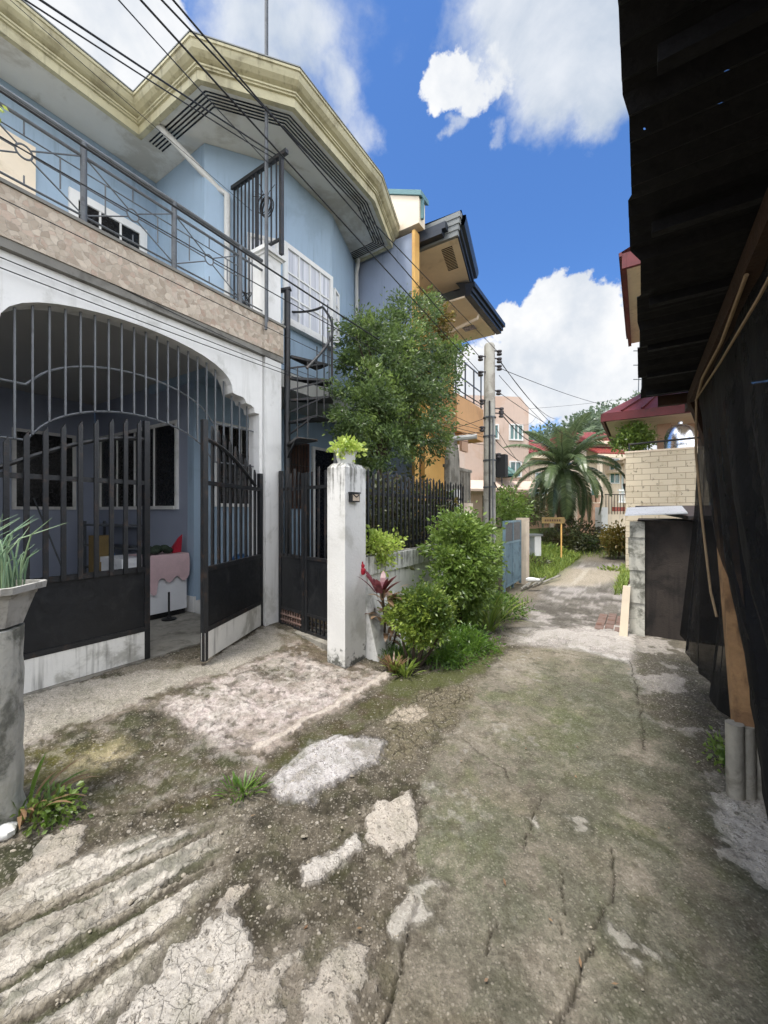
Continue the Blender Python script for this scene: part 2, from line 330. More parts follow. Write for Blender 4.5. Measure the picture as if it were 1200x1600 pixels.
def make_ground():
    ua = axis(.25, 2.3, .009, -60, 320, 5.8, 1.006); na = axis(-.5, 2.9, .0095, -260, 260, 4.3, 1.012)
    Uu, Nn = np.meshgrid(ua, na, indexing='ij'); sh = Uu.shape
    def gp(pts):
        r = []
        for x, y in pts:
            p = at_z(x, y, 0.0); p2 = at_z(x, y, gz(*uv_of(p))); r.append(uv_of(p2))
        return r
    wx = (fbm(Uu, Nn, 4, 3)-.5)*.16+(fbm(Uu, Nn, 13, 31, 6)-.5)*.13; wy = (fbm(Uu, Nn, 4, 9)-.5)*.16+(fbm(Uu, Nn, 13, 39, 6)-.5)*.13
    X = Uu+wx; Y = Nn+wy
    f1 = fbm(Uu, Nn, 1.3, 21); f2 = fbm(Uu, Nn, 5, 22); f3 = fbm(Uu, Nn, 22, 23); f4 = fbm(Uu*.35, Nn*3.0, 6, 25); NS = Nn+.29*Uu; f5 = .65*fbm(Uu*.10, NS*1.9+(fbm(Uu,Nn,2.2,81)-.5)*.12, 9, 27, 5)+.35*fbm(Uu*.3, NS*3.2, 14, 29, 5)
    def L(r,g,b): return np.array([lin(r),lin(g),lin(b)])
    col = np.zeros(sh+(3,)); col[:] = L(128,120,106)
    def over(m, c, a=1.0): 
        nonlocal col
        m = np.clip(m*a, 0, 1)[...,None]; col = col*(1-m)+c*m
    def blob(px, soft=.05): return sst(sd_poly(X, Y, gp(px)), -soft, soft)
    # base of the verge: dark gravelly soil left of the lane
    road_px = [(815,1012),(760,1050),(722,1110),(690,1170),(655,1235),(652,1300),(655,1400),(612,1480),(596,1600),(1260,1640),(1260,1420),(1160,1345),(1125,1250),(1070,1160),(1010,1110),(1000,1050),(985,1030),(900,1012)]
    road_sd = sd_poly(X, Y, gp(road_px)); road = sst(road_sd, -.04, .04)
    near = 1-sst(Uu, 5.2, 5.9)
    gravel = near*(1-road)*(Nn < 4.4)
    over(gravel, L(104,97,84), .95)
    over(gravel*sst(f2*.6+f3*.4, .47, .6), L(64,60,49), .8)
    # lane slab tones
    over(road*sst(f1, .45, .6), L(140,130,110), .6)
    over(road*sst(fbm(Uu,Nn,1.7,41), .52, .68), L(98,98,78), .7)
    over(road*sst(fbm(Uu,Nn,2.3,42), .56, .68), L(104,108,70), .55)
    over(road*sst(fbm(Uu,Nn,3.1,43), .58, .7), L(160,150,134), .55)
    mossy = blob([(1000,1080),(1060,1100),(1130,1200),(1150,1330),(1060,1330),(960,1290),(980,1180)], .3)
    over(mossy*sst(f2,.3,.6), L(84,88,62), .75)
    over(blob([(690,1270),(760,1260),(770,1330),(700,1350)], .12), L(104,112,70), .5)
    over(blob([(870,1110),(930,1110),(925,1190),(870,1190)], .15), L(110,118,76), .5)
    lightm = np.zeros(sh); crack = np.zeros(sh); pebb = .55*road+.9*gravel; moss = .35*gravel+.25*road
    def patch(px, c, a=1.0, soft=.016, lm=1.0):
        nonlocal lightm
        q = gp(px); sd0 = sd_poly(X, Y, q); m = sst(sd0, -soft, soft); over(sst(sd0,-.06,-.02)*(1-m)*near*(lm > .85), L(58,52,42), .6); over(m, c*(1.0), a); lightm = np.maximum(lightm, m*lm); return m
    # apron in front of the garage
    apron = blob([(20,1200),(30,1090),(310,1040),(420,980),(520,1010),(600,1058),(400,1200),(230,1265),(120,1275),(30,1250)], .04)
    over(apron, L(104,96,82), 1); pebb = pebb*(1-.5*apron)
    peb = blob([(20,1170),(20,1080),(310,1035),(420,975),(470,995),(420,1015),(330,1050),(180,1105),(32,1158)], .03)
    over(peb, L(176,170,158), .9); pebb = np.maximum(pebb, peb)
    slab = blob([(245,1105),(325,1062),(420,1020),(500,1030),(590,1055),(420,1160),(350,1175),(285,1150)], .09)
    over(slab*sst(f2*.7+f3*.3, .24, .5), L(204,192,186), .95); over(slab*sst(fbm(Uu,Nn,8,63),.52,.66), L(132,122,112), .6); lightm = np.maximum(lightm, slab*.6*sst(f2*.7+f3*.3,.4,.6))
    over(slab*sst(f3, .56, .7), L(120,108,100), .6)
    over(blob([(355,1040),(440,1028),(520,1060),(470,1075),(400,1058)], .05)*sst(f2,.4,.6), L(100,94,76), .85)
    over(blob([(280,1075),(325,1062),(340,1080),(320,1092),(285,1090)], .03), L(92,88,70), .9)
    over(blob([(430,985),(520,1010),(590,1050),(540,1060),(450,1015)], .05), L(112,100,84), .7)
    dk = blob([(36,1165),(120,1135),(230,1095),(300,1150),(360,1180),(400,1190),(330,1230),(240,1262),(120,1275),(30,1250)], .08)
    over(dk, L(84,78,62), .85); over(dk*sst(f2,.45,.62), L(62,62,50), .8); moss = np.maximum(moss, dk*.55); pebb = np.maximum(pebb, dk*.8)
    over(blob([(60,1170),(150,1165),(160,1215),(100,1240),(50,1220)], .1), L(104,100,44), .85)
    over(blob([(130,1175),(190,1160),(200,1185),(120,1225),(85,1220)], .06), L(182,170,136), .85)
    over(apron*(1-.8*dk)*sst(fbm(Uu,Nn,7,71),.5,.62)*(1-peb), L(176,164,154), .6); over(apron*(1-.5*dk)*sst(fbm(Uu,Nn,15,72),.55,.66)*(1-peb), L(196,188,180), .55); over(apron*sst(fbm(Uu,Nn,12,73),.56,.66)*(1-peb), L(66,60,50), .6)
    over(gravel*(1-apron)*sst(fbm(Uu,Nn,3.4,74),.5,.64)*sst(f3,.4,.55), L(158,150,136), .55)
    edge = sst(.06-sd_line(X,Y,gp([(410,1165),(500,1115),(560,1075),(625,1045)])), 0, .05); over(edge, L(196,182,168), .85); lightm = np.maximum(lightm, edge*.8)
    gut = blob([(240,1262),(330,1235),(420,1185),(520,1130),(610,1065),(720,1055),(640,1100),(520,1165),(420,1225),(330,1262)], .05); over(gut*sst(f2,.3,.55), L(84,74,56), .8); moss = np.maximum(moss, gut*.7)
    # whitish screed islands
    pp1 = patch([(408,1228),(440,1195),(490,1162),(540,1150),(592,1158),(602,1186),(560,1205),(530,1215),(480,1243),(425,1248)], L(196,192,192), .95, .04)
    over(pp1*sst(f2*.6+f3*.4,.5,.62), L(128,126,124), .75); over(pp1*sst(fbm(Uu,Nn,9,61),.55,.68), L(104,98,86), .7)
    patch([(575,1280),(600,1250),(640,1246),(648,1310),(612,1332),(578,1312)], L(182,172,158))
    patch([(481,1382),(492,1350),(530,1328),(565,1308),(576,1322),(540,1350),(500,1391)], L(190,184,176), soft=.02)
    patch([(330,1430),(350,1400),(398,1385),(400,1400),(350,1440)], L(166,154,136), .9)
    st = blob([(-40,1400),(120,1350),(300,1290),(345,1300),(335,1350),(290,1420),(230,1500),(150,1640),(-60,1640)], .08)
    over(st*sst(fbm(Uu,Nn,3.2,58),.3,.5), L(150,142,126), .9); over(st*sst(f5,.39,.50)*sst(fbm(Uu,Nn,4.5,59),.28,.44), L(190,183,170), .95); lightm = np.maximum(lightm, st*sst(f5,.39,.50)*.7); over(st*(1-sst(f5,.33,.38)), L(62,56,46), .8); over(st*sst(f5,.58,.60)*(1-sst(f5,.61,.63)), L(96,88,76), .7); crack = np.maximum(crack, st*.5); pebb = pebb*(1-.6*st)
    over(st*sst(fbm(Uu*.5, NS*2.4, 6, 57),.6,.68), L(70,72,50), .8)
    wedge = patch([(0,1395),(55,1310),(130,1300),(120,1345),(60,1375)], L(160,150,134), .85)
    over(blob([(-30,1330),(60,1305),(50,1340),(0,1390),(-40,1400)], .04), L(56,58,40), .9)
    ck = patch([(160,1640),(235,1530),(330,1440),(360,1445),(400,1520),(330,1580),(300,1640)], L(178,172,162)); crack = np.maximum(crack, ck*.6)
    over(blob([(255,1480),(350,1440),(300,1560),(180,1600)], .08)*sst(f2,.3,.6), L(170,164,154), .6)
    p5 = patch([(440,1640),(480,1540),(540,1470),(585,1490),(560,1540),(520,1640)], L(170,160,146), .8, .06, .8)
    p6 = patch([(300,1640),(360,1560),(440,1500),(480,1480),(470,1520),(420,1640)], L(176,166,152), .7, .08, .8)
    mud = blob([(600,1130),(640,1080),(740,1065),(735,1095),(690,1140),(640,1190),(600,1180)], .05); over(mud, L(120,112,92), .9); crack = np.maximum(crack, mud)
    over(blob([(620,1100),(660,1110),(655,1130),(610,1125)], .03), L(190,178,160), .8)
    wet = blob([(600,1065),(690,1045),(770,1010),(800,1010),(740,1062),(620,1090)], .05); over(wet, L(84,84,58), .8); moss = np.maximum(moss, wet)
    # right pad + flecks
    pad = patch([(1118,1240),(1300,1240),(1300,1460),(1200,1395),(1150,1345)], L(188,184,176), .9, .04)
    for px in ([(940,1430),(965,1430),(985,1470),(960,1475)],[(980,1455),(1030,1480),(1035,1492),(990,1480)],[(960,1485),(1000,1495),(985,1505)],[(890,1270),(915,1275),(905,1290)],[(830,1290),(850,1285),(845,1300)],[(1130,1325),(1150,1330),(1152,1352),(1138,1350)],[(640,1480),(675,1440),(660,1400),(690,1370),(655,1370),(625,1430),(610,1490)]):
        patch(px, L(182,176,164), .75, .025, .9)
    over(road*sst(f3*.5+f2*.5, .6, .7), L(176,170,160), .5); over(road*sst(fbm(Uu,Nn,11,65),.56,.7), L(88,80,68), .55); over(road*sst(fbm(Uu,Nn,2.6,66),.5,.7)*sst(fbm(Uu,Nn,24,67),.45,.6), L(158,150,134), .5); over(road*sst(fbm(Uu,Nn,1.1,68),.48,.62)*sst(fbm(Uu,Nn,17,69),.36,.58), L(94,98,74), .5); over(road*(1-sst(Nn,.25,.95))*sst(f2,.25,.55), L(84,86,70), .55)
    # beyond the near slab: rough pale strip, then grey broken concrete, then dusty lane
    far = sst(Uu, 4.7, 5.1)
    strip = blob([(800,1005),(835,985),(990,975),(1000,1060),(985,1035),(900,1016)], .1); over(strip, L(176,170,164), .9); lightm = np.maximum(lightm, strip*.8*sst(f2,.3,.5))
    lane2 = blob([(800,1005),(830,950),(870,890),(890,866),(990,868),(990,900),(985,1000)], .15)
    g2 = lane2*(1-strip)
    over(g2, L(128,124,116), .95); over(g2*sst(f2,.46,.6), L(178,172,166), .8); over(g2*sst(fbm(Uu,Nn,3,77),.55,.65), L(84,80,72), .7)
    dust = blob([(845,915),(880,880),(890,862),(1000,862),(972,905),(920,915)], .2); over(dust, L(172,162,142), .85)
    over(sst(.12-sd_line(X,Y,gp([(860,945),(905,905),(925,880)])),0,.1)*dust, L(190,182,166), .7)
    sidel = blob([(990,1000),(1060,985),(1140,1160),(1130,1240),(1075,1165),(1005,1105)], .12); over(sidel, L(92,88,78), .8); over(sidel*sst(f2,.52,.6), L(170,164,156), .8)
    grass = sst(Uu, 8.8, 10)*(sst(Nn, 1.45, 2.0)+(1-sst(Nn,-.1,.25))*0)
    out = (1-sst(Uu,5.3,6.2)); 
    over(np.clip(grass,0,1), L(92,106,54), .95)
    over(sst(Uu,15.3,16.5), L(84,98,52), .95)
    over((1-near)*sst(Nn, 1.9, 2.4)*(Uu < 9.5), L(78,78,54), .8)
    yard = sst(Nn,2.62,2.68)*sst(Uu,3.7,3.8)*(Uu < 9); over(yard, L(88,78,60), .9)
    col *= np.where((road > .5)[...,None], np.array([.90,.92,.97]), np.array([.86,.86,.885]))
    # cracks and joints
    lines = [([(120,1280),(200,1272),(300,1262),(360,1255),(410,1232)],.012),([(410,1232),(430,1210),(520,1160),(600,1120),(690,1075)],.008),([(920,1470),(905,1520),(885,1575),(860,1600)],.012),([(955,1320),(960,1360),(955,1390),(925,1460)],.007),([(720,1150),(750,1175),(785,1200),(800,1225)],.008),([(850,1250),(830,1290),(815,1320)],.006),([(875,1340),(878,1400),(876,1470)],.005),([(780,1445),(765,1470),(755,1490)],.006),([(600,1600),(612,1540),(640,1480),(655,1400)],.012),([(440,1050),(480,1075),(510,1090)],.006),([(45,1480),(55,1470),(110,1440)],.008),([(100,1470),(150,1440),(330,1345)],.014),([(0,1330),(180,1300),(300,1240)],.006),([(985,1030),(1000,1100),(1010,1170)],.01),([(850,1016),(985,1036)],.012)]
    cr = np.zeros(sh)
    for px, w in lines:
        d = sd_line(Uu+wx*.35, Nn+wy*.35, gp(px)); cr = np.maximum(cr, 1-sst(d, w*.25, w*.85))
    over(cr*sst(f3,.2,.4), L(40,35,29), .85)
    # relief
    Z = height(Uu, Nn)
    fade = np.exp(-((Uu-2)/9)**2)
    Z = Z + ((f1-.5)*.05*np.clip(gravel+.4,0,1)+(f2-.5)*.018+(f3-.5)*.010*np.clip(.4+gravel,0,1.2))*np.clip(fade,.1,1) + .020*lightm*np.clip(1-road,0.15,1) - .014*cr - .012*(f3 > .58)*gravel*fade + .012*st*(f5-.5)
    Z = Z + .10*(fbm(Uu,Nn,.9,90)-.5)*sst(Uu,8,12)
    Z[Nn > 4.02] = np.where((Uu[Nn > 4.02] < 6.6) & (Nn[Nn > 4.02] < 8.6), -.05, Z[Nn > 4.02])
    vs = np.stack([Uu*SN-Nn*CS, Uu*CS+Nn*SN, Z], -1).reshape(-1,3)
    nu, nn = sh; idx = np.arange(nu*nn).reshape(nu,nn)
    quads = np.stack([idx[:-1,:-1],idx[1:,:-1],idx[1:,1:],idx[:-1,1:]], -1).reshape(-1,4)
    cen = lambda A: (A[:-1,:-1]+A[1:,1:]).reshape(-1)/2
    ap = cen(apron) > .5
    uc, nc = cen(Uu), cen(Nn)
    rd = ((cen(road) > .5) | (cen(np.maximum(strip, lane2)) > .5)) & ~ap
    mat = groundmat()
    attr = {'tone': np.concatenate([np.clip(col,0,1), np.ones(sh+(1,))], -1).reshape(-1,4), 'masks': np.stack([lightm, pebb, crack, moss], -1).reshape(-1,4)}
    for name, sel in (('road', rd), ('driveway', ap), ('ground', ~(rd | ap))):
        q = quads[sel]; used, inv = np.unique(q, return_inverse=True); q = inv.reshape(-1,4)
        me = bpy.data.meshes.new(name); v = vs[used]
        me.vertices.add(len(v)); me.vertices.foreach_set('co', v.astype(np.float32).ravel())
        me.loops.add(q.size); me.loops.foreach_set('vertex_index', q.astype(np.int32).ravel())
        me.polygons.add(len(q)); me.polygons.foreach_set('loop_start', np.arange(0,q.size,4,dtype=np.int32))
        me.update(calc_edges=True); me.shade_smooth()
        for k, a in attr.items():
            ca = me.attributes.new(k, 'FLOAT_COLOR', 'POINT'); ca.data.foreach_set('color', a[used].astype(np.float32).ravel())
        me.materials.append(mat)
        o = bpy.data.objects.new(name, me); C.objects.link(o); o['kind'] = 'structure'
def groundmat():
    t = NT('ground_surface'); g = t.n('ShaderNodeNewGeometry'); p = g.outputs['Position']
    tone = t.n('ShaderNodeAttribute', attribute_name='tone').outputs['Color']
    ma = t.n('ShaderNodeAttribute', attribute_name='masks'); sp = t.n('ShaderNodeSeparateColor', {0:ma.outputs['Color']})
    lm, pb, ckk, mo = sp.outputs[0], sp.outputs[1], sp.outputs[2], ma.outputs['Alpha']
    n1 = t.noise(p, 26, 8, .62); n2 = t.noise(p, 120, 5, .6); n3 = t.noise(p, 7, 6, .6)
    c = t.mix(t.lrange(n1,.32,.68,0,1), t.mix(1.0, tone, (.66,.655,.64,1), 'MULTIPLY'), t.mix(1.0, tone, (1.27,1.265,1.26,1), 'MULTIPLY'))
    c = t.mix(t.lrange(t.noise(p, 70, 4, .7),.35,.65,0,1), t.mix(1.0, c, (.78,.775,.77,1), 'MULTIPLY'), t.mix(1.0, c, (1.16,1.16,1.15,1), 'MULTIPLY'))
    # crisp pale screed: broken up by noise
    lc = t.step(t.math('ADD', lm, t.math('MULTIPLY', t.math('SUBTRACT', n1, .5), 1.1)), .42, .58)
    c = t.mix(t.math('MULTIPLY', lc, .22), c, S(216,210,202))
    # pebbles of exposed aggregate
    v = t.n('ShaderNodeTexVoronoi', {'Vector':p,'Scale':95.0}); v2 = t.n('ShaderNodeTexVoronoi', {'Vector':p,'Scale':42.0,'Randomness':1.0})
    r = t.n('ShaderNodeSeparateColor', {0:v.outputs['Color']}); r2 = t.n('ShaderNodeSeparateColor', {0:v2.outputs['Color']})
    pk = t.math('MULTIPLY', t.math('MULTIPLY', t.step(r.outputs[0], .55, .75), t.math('SUBTRACT', 1.0, t.step(v.outputs['Distance'], .35, .6))), pb)
    c = t.mix(t.math('MULTIPLY', pk, .42), c, t.mix(r.outputs[1], S(112,104,92), S(206,198,184)))
    pk = t.math('MULTIPLY', pk, t.step(n3, .38, .62)); pk2 = t.math('MULTIPLY', t.math('MULTIPLY', t.math('MULTIPLY', t.step(r2.outputs[0], .86, .93), t.step(pb, .55, .85)), t.math('SUBTRACT', 1.0, t.step(v2.outputs['Distance'], .3, .5))), pb)
    c = t.mix(t.math('MULTIPLY', pk2, .7), c, t.mix(r2.outputs[1], S(110,104,94), S(196,188,176)))
    dk = t.math('MULTIPLY', t.step(t.math('ADD',t.math('MULTIPLY',n2,.6),t.math('MULTIPLY',n1,.4)), .52, .62), pb); c = t.mix(t.math('MULTIPLY', dk, .75), c, S(46,42,36))
    # moss
    mm = t.math('MULTIPLY', t.step(t.math('ADD', n3, t.math('MULTIPLY', mo, .25)), .55, .75), mo)
    c = t.mix(t.math('MULTIPLY', mm, .6), c, t.mix(n2, S(48,52,26), S(92,100,50)))
    # crazed cracks
    wv = t.n('ShaderNodeVectorMath', {0:p, 1:t.scaled(t.n('ShaderNodeTexNoise', {'Vector':p,'Scale':12.0,'Detail':4.0}).outputs[1], (.06,.06,.06))}, operation='ADD').outputs[0]
    e = t.n('ShaderNodeTexVoronoi', {'Vector':wv,'Scale':15.0}, feature='DISTANCE_TO_EDGE').outputs['Distance']
    e2 = t.n('ShaderNodeTexVoronoi', {'Vector':wv,'Scale':2.1}, feature='DISTANCE_TO_EDGE').outputs['Distance']
    ce = t.math('MULTIPLY', t.math('MULTIPLY', t.math('SUBTRACT', 1.0, t.step(e, .006, t.lrange(ckk,.5,1,.02,.07))), ckk), t.lrange(n3,.35,.65,.3,1.0))
    ce2 = t.math('MULTIPLY', t.math('SUBTRACT', 1.0, t.step(e2, .002, .011)), t.step(n3, .46, .56))
    ct = t.math('MAXIMUM', ce, t.math('MULTIPLY', ce2, .0)); c = t.mix(t.math('MULTIPLY', ct, .75), c, S(44,38,30))
    h = t.math('ADD', t.math('MULTIPLY', n1, .9), t.math('MULTIPLY', n2, .35))
    h = t.math('ADD', h, t.math('MULTIPLY', lc, .35)); h = t.math('ADD', h, t.math('MULTIPLY', pk2, .6)); h = t.math('ADD', h, t.math('MULTIPLY', pk, .3)); h = t.math('SUBTRACT', h, t.math('MULTIPLY', ct, .8))
    d = t.n('ShaderNodeBsdfPrincipled', {'Base Color':c,'Roughness':.92,'Specular IOR Level':.2,'Normal':t.bump(h,.8,.016)})
    return t.out(d.outputs[0])
make_ground()
# ------------------------------------------------------------------ helpers for windows
def window(parent, F, s0, s1, z0, z1, cols, rows, frame, glass, fw=.05, proud=.04, mull=.022, name='window', back=None, bars=0):
    """framed window set proud of a wall whose face is t=0 of F; outward is -t."""
    w = MB()
    w.fbox(F, s0-fw, s0, -proud, .02, z0-fw, z1+fw); w.fbox(F, s1, s1+fw, -proud, .02, z0-fw, z1+fw)
    w.fbox(F, s0, s1, -proud, .02, z1, z1+fw); w.fbox(F, s0, s1, -proud-.02, .02, z0-fw, z0)
    for i in range(1, cols):
        x = s0+(s1-s0)*i/cols; w.fbox(F, x-mull/2, x+mull/2, -proud+.008, .0, z0, z1)
    for j in range(1, rows):
        y = z0+(z1-z0)*j/rows
        for i in range(cols):
            a = s0+(s1-s0)*i/cols+mull/2; b = s0+(s1-s0)*(i+1)/cols-mull/2
            w.fbox(F, a, b, -proud+.011, .0, y-mull/2, y+mull/2)
    o = w.build(name, frame, parent)
    MB().fbox(F, s0, s1, -.012, .0, z0, z1).build('pane', glass, o)
    if bars:
        b = MB()
        for i in range(bars):
            x = s0+(s1-s0)*(i+.5)/bars; b.bar(F(x,-proud-.012,z0), F(x,-proud-.012,z1), .012)
        for k in (.33,.66): b.bar(F(s0,-proud-.026,z0+(z1-z0)*k), F(s1,-proud-.026,z0+(z1-z0)*k), .014)
        b.build('window_grille', M['rust'], o)
    return o
# ------------------------------------------------------------------ the blue house
H = thing('blue_house', 'pale blue two storey house with white arched garage front and cream gold eaves', 'house', W(3.5,4.2,0))
AC = 1.95; FZ = 3.5
arch = [(3.34,0),(3.34,2.77),(3.27,2.77),(3.26,2.83),(3.22,2.85),(3.15,2.86),(3.13,2.90),(3.10,2.92),(2.99,2.93)]
for i in range(19):
    a = math.pi*i/18; arch.append((AC+1.01*math.cos(a), 2.935+.385*math.sin(a)**.8 if math.sin(a) > 1e-6 else 2.94))
arch += [(.91,2.93),(.80,2.92),(.77,2.90),(.75,2.86),(.68,2.85),(.64,2.83),(.63,2.77),(.56,2.77),(.56,0)]
MB().prism_f(G, [(.30,0)]+[(.30,FZ),(3.39,FZ),(3.39,0)]+arch, 4.0, 4.2).build('arched_front_wall', M['white'], H)
for s in (0,1):
    a, b = ((3.41,3.67),(0.05,.30))[s]
    MB().bx(a, b, 3.965, 4.23, 0, FZ).build('pillar', M['white'], H)
MB().bx(-1.6, 3.685, 3.94, 4.19, 3.575, 3.96).build('stone_tile_band', M['stone'], H)
c = MB(); c.bx(-1.6, 3.70, 3.95, 4.2, 3.502, 3.573); c.bx(-1.6, 3.71, 3.925, 4.2, 3.962, 3.99); c.build('cornice', M['cornice'], H)
c = MB(); c.bx(-1.6, 3.75, 4.23, 8.5, 3.503, 3.60); c.prism_z([(3.75,4.95),(4.05,4.36),(5.18,4.36),(6.33,4.78),(6.45,4.84),(6.45,8.5),(3.75,8.5)], 3.36, 3.60); c.build('floor_slab', M['ceiling'], H)
MB().bx(-1.6, 3.28, 4.02, 8.4, .02, .135).build('garage_floor', M['concrete'], H)
MB().bx(3.28, 6.4, 5.3, 5.45, 0, 3.40).build('ground_floor_front_wall', M['blue'], H)
c = MB(); c.bx(3.28, 3.44, 5.452, 8.4, 0, 3.5); c.bx(-1.6, 3.28, 8.402, 8.55, 0, 3.5); c.bx(-1.6, -1.45, 4.2, 8.4, 0, 3.5); c.build('garage_wall', M['blue_in'], H)
MB().bx(3.262, 3.30, 5.282, 8.39, .14, .36).bx(3.30, 6.4, 5.282, 5.30, .0, .30).build('plinth', M['white'], H)
FS = Fr(W(3.28,8.39,0), -NV, UV)                       # garage side wall, seen from -u
FB = Fr(W(0,8.4,0), UV, NV); FF = Fr(W(0,5.3,0), UV, NV)
window(H, FS, 8.39-8.1, 8.39-5.72, 1.64, 2.84, 4, 1, M['white'], M['dark'])
window(H, FB, 2.18, 2.93, 1.64, 2.84, 2, 1, M['white'], M['dark'])
window(H, FF, 3.64, 4.26, 1.68, 2.84, 3, 1, M['white'], M['dark'], bars=9)
window(H, FF, 5.06, 5.52, 1.66, 2.78, 2, 1, M['wood_dark'], M['wood_dark'], bars=6)
d = MB().fbox(FF, 5.72, 6.28, -.03, .0, .18, 2.75).build('door', M['dark'], H)
MB().fbox(FF, 5.66, 5.72, -.05, .02, .15, 2.80).fbox(FF, 6.28, 6.34, -.05, .02, .15, 2.80).fbox(FF, 5.72, 6.28, -.05, .02, 2.75, 2.80).build('door_frame', M['white'], d)
# upper storey
bay = [(3.23,6.4),(3.23,4.97),(4.05,4.37),(5.17,4.37),(6.32,4.79),(6.45,4.84),(6.45,6.4)]
MB().prism_z(bay, 3.385, 6.54).build('bay_wall', M['blue'], H)
MB().bx(-1.6, 3.23, 6.2, 6.4, 3.6, 6.54).build('balcony_back_wall', M['blue'], H)
MB().bx(-1.6, 1.78, 6.15, 6.2, 3.6, 5.95).build('folding_door', M['beige'], H)
FU = Fr(W(0,6.2,0), UV, NV)
window(H, FU, 2.22, 2.98, 4.55, 5.62, 3, 2, M['white'], M['dark'], fw=.1)
F2 = Fr(W(4.05,4.37,0), UV, NV)
o = window(H, F2, .09, 1.03, 4.38, 5.40, 4, 3, M['white'], M['curtain'], fw=.07, mull=.022)
MB().fbox(F2, .0, 1.12, -.09, .0, 4.26, 4.31).build('window_sill', M['white'], o)
F1 = Fr(W(3.23,4.97,0), W(4.05,4.37,0)-W(3.23,4.97,0)); F1.ay = Vector((-F1.ax.y, F1.ax.x, 0))
window(H, F1, .60, .92, 4.38, 5.40, 2, 3, M['white'], M['curtain'], fw=.05)
F3 = Fr(W(5.17,4.37,0), W(6.32,4.79,0)-W(5.17,4.37,0)); F3.ay = Vector((-F3.ax.y, F3.ax.x, 0))
window(H, F3, .08, .24, 4.45, 5.30, 1, 4, M['white'], M['curtain'], fw=.035)
# eaves
EP = [(-1.6,5.58),(2.69,5.58),(2.71,4.29),(3.54,3.60),(5.29,3.60),(6.40,3.95),(6.44,4.8)]
sof = MB().prism_z(EP+[(6.44,7.2),(-1.6,7.2)], 6.545, 6.60).build('soffit', M['soffit'], H)
def offs(path, d):                                     # offset a (u,n) polyline to its right-hand side (towards the lane) by d
    r = []; n = len(path)
    for i, p in enumerate(path):
        ds = []
        if i > 0: ds.append(Vector((p[0]-path[i-1][0], p[1]-path[i-1][1])).normalized())
        if i < n-1: ds.append(Vector((path[i+1][0]-p[0], path[i+1][1]-p[1])).normalized())
        ns = [Vector((x.y, -x.x)) for x in ds]; m = sum(ns, Vector((0,0))).normalized(); k = 1/max(.35, m.dot(ns[0]))
        r.append((p[0]+m.x*d*k, p[1]+m.y*d*k))
    return r
def sweep(path, prof):
    m = MB(); rows = [offs(path, d) for d, z in prof]; k = len(path)
    vs = [W(*rows[i][j], prof[i][1]) for i in range(len(prof)) for j in range(k)]
    return m.add(vs, [(i*k+j, i*k+j+1, (i+1)*k+j+1, (i+1)*k+j) for i in range(len(prof)-1) for j in range(k-1)])
prof = [(-.05,6.545),(-.05,6.52),(.012,6.52),(.012,6.63),(.035,6.635),(.035,6.655),(.05,6.66),(.05,6.68),(.03,6.685),(.03,6.70),(.075,6.725),(.115,6.765),(.13,6.81),(.135,6.84),(.15,6.845),(.15,6.875),(.135,6.88),(.09,6.88),(.0,6.86),(-.05,6.60),(-.05,6.545)]
sweep(EP, prof).build('eaves_gutter', M['gold'], H)
sweep(EP, [(.10,6.881),(.155,6.884),(.155,6.898),(.0,6.91),(-.2,6.96)]).build('roof_flashing', M['roofgrey'], H)
v = MB()
for i in range(5):
    d0 = -(.13+.042*i); q = offs(EP[1:], d0)
    for a, b in zip(q[:-1], q[1:]): v.bar(W(*a,6.541), W(*b,6.541), .017, .006)
v.build('vent', M['dark'], sof)
r = MB(); top = offs(EP, .12); apex = [W(-1.6,9.5,8.4), W(3.0,9.5,8.4), W(4.2,7.2,8.4), W(6.44,9.5,8.4)]
vs = [W(*p,6.9) for p in top]+apex; r.add(vs, [(0,1,8,7),(1,2,9),(1,9,8),(2,3,9),(3,4,9),(4,5,9),(5,6,9),(6,10,9),(8,9,10)]); r.build('roof', M['roofgrey'], H)
MB().tube([W(2.735,5.36,6.68), W(2.735,5.30,6.60), W(2.78,5.24,6.53), W(3.38,4.90,6.0), W(3.43,4.76,5.88), W(3.43,4.76,3.62)], .042, 10).build('downspout', M['pvc'], H, True)
MB().tube([W(6.36,4.70,6.55), W(6.36,4.72,6.4), W(6.39,4.77,6.3), W(6.39,4.77,3.4)], .04, 10).build('downspout', M['pvc'], H, True)
# balcony end post
c = MB(); c.bx(3.41, 3.66, 3.965, 4.21, 3.99, 4.80); c.bx(3.39, 3.68, 3.945, 4.23, 4.80, 4.83); c.bx(3.36, 3.71, 3.915, 4.26, 4.83, 4.88); c.bx(3.39, 3.68, 3.945, 4.23, 4.88, 4.91); c.build('balcony_pillar', M['white'], H)
# arch grille
c = MB(); NG = 4.1
def arcz(u, base, rise): 
    t = (u-AC)/.81
    return base + (rise*math.sqrt(max(0,1-t*t*.96))-rise*.2 if abs(t) < 1 else 0)
def atop(u):
    t = abs(u-AC)
    if t < .97: return 2.94+.385*(1-(t/.97)**2)**.4
    return 2.92 if t < 1.16 else (2.86 if t < 1.28 else 2.79)
us = [.62+i*.1085 for i in range(25)]
grl = MB()
for base, r0 in ((2.12,.46),(2.56,.40)):
    pp = [(.57+i*(3.33-.57)/60) for i in range(61)]
    grl.tube([W(u, NG, arcz(u, base, r0)) for u in pp], .009, 5)
go = grl.build('arch_grille', M['irongrey'], H, True)
for u in us:
    MB().bar(W(u,NG-.012,arcz(u,2.12,.46)), W(u,NG-.012,atop(u)+.02), .014).build('grille_bar', M['irongrey'], go)
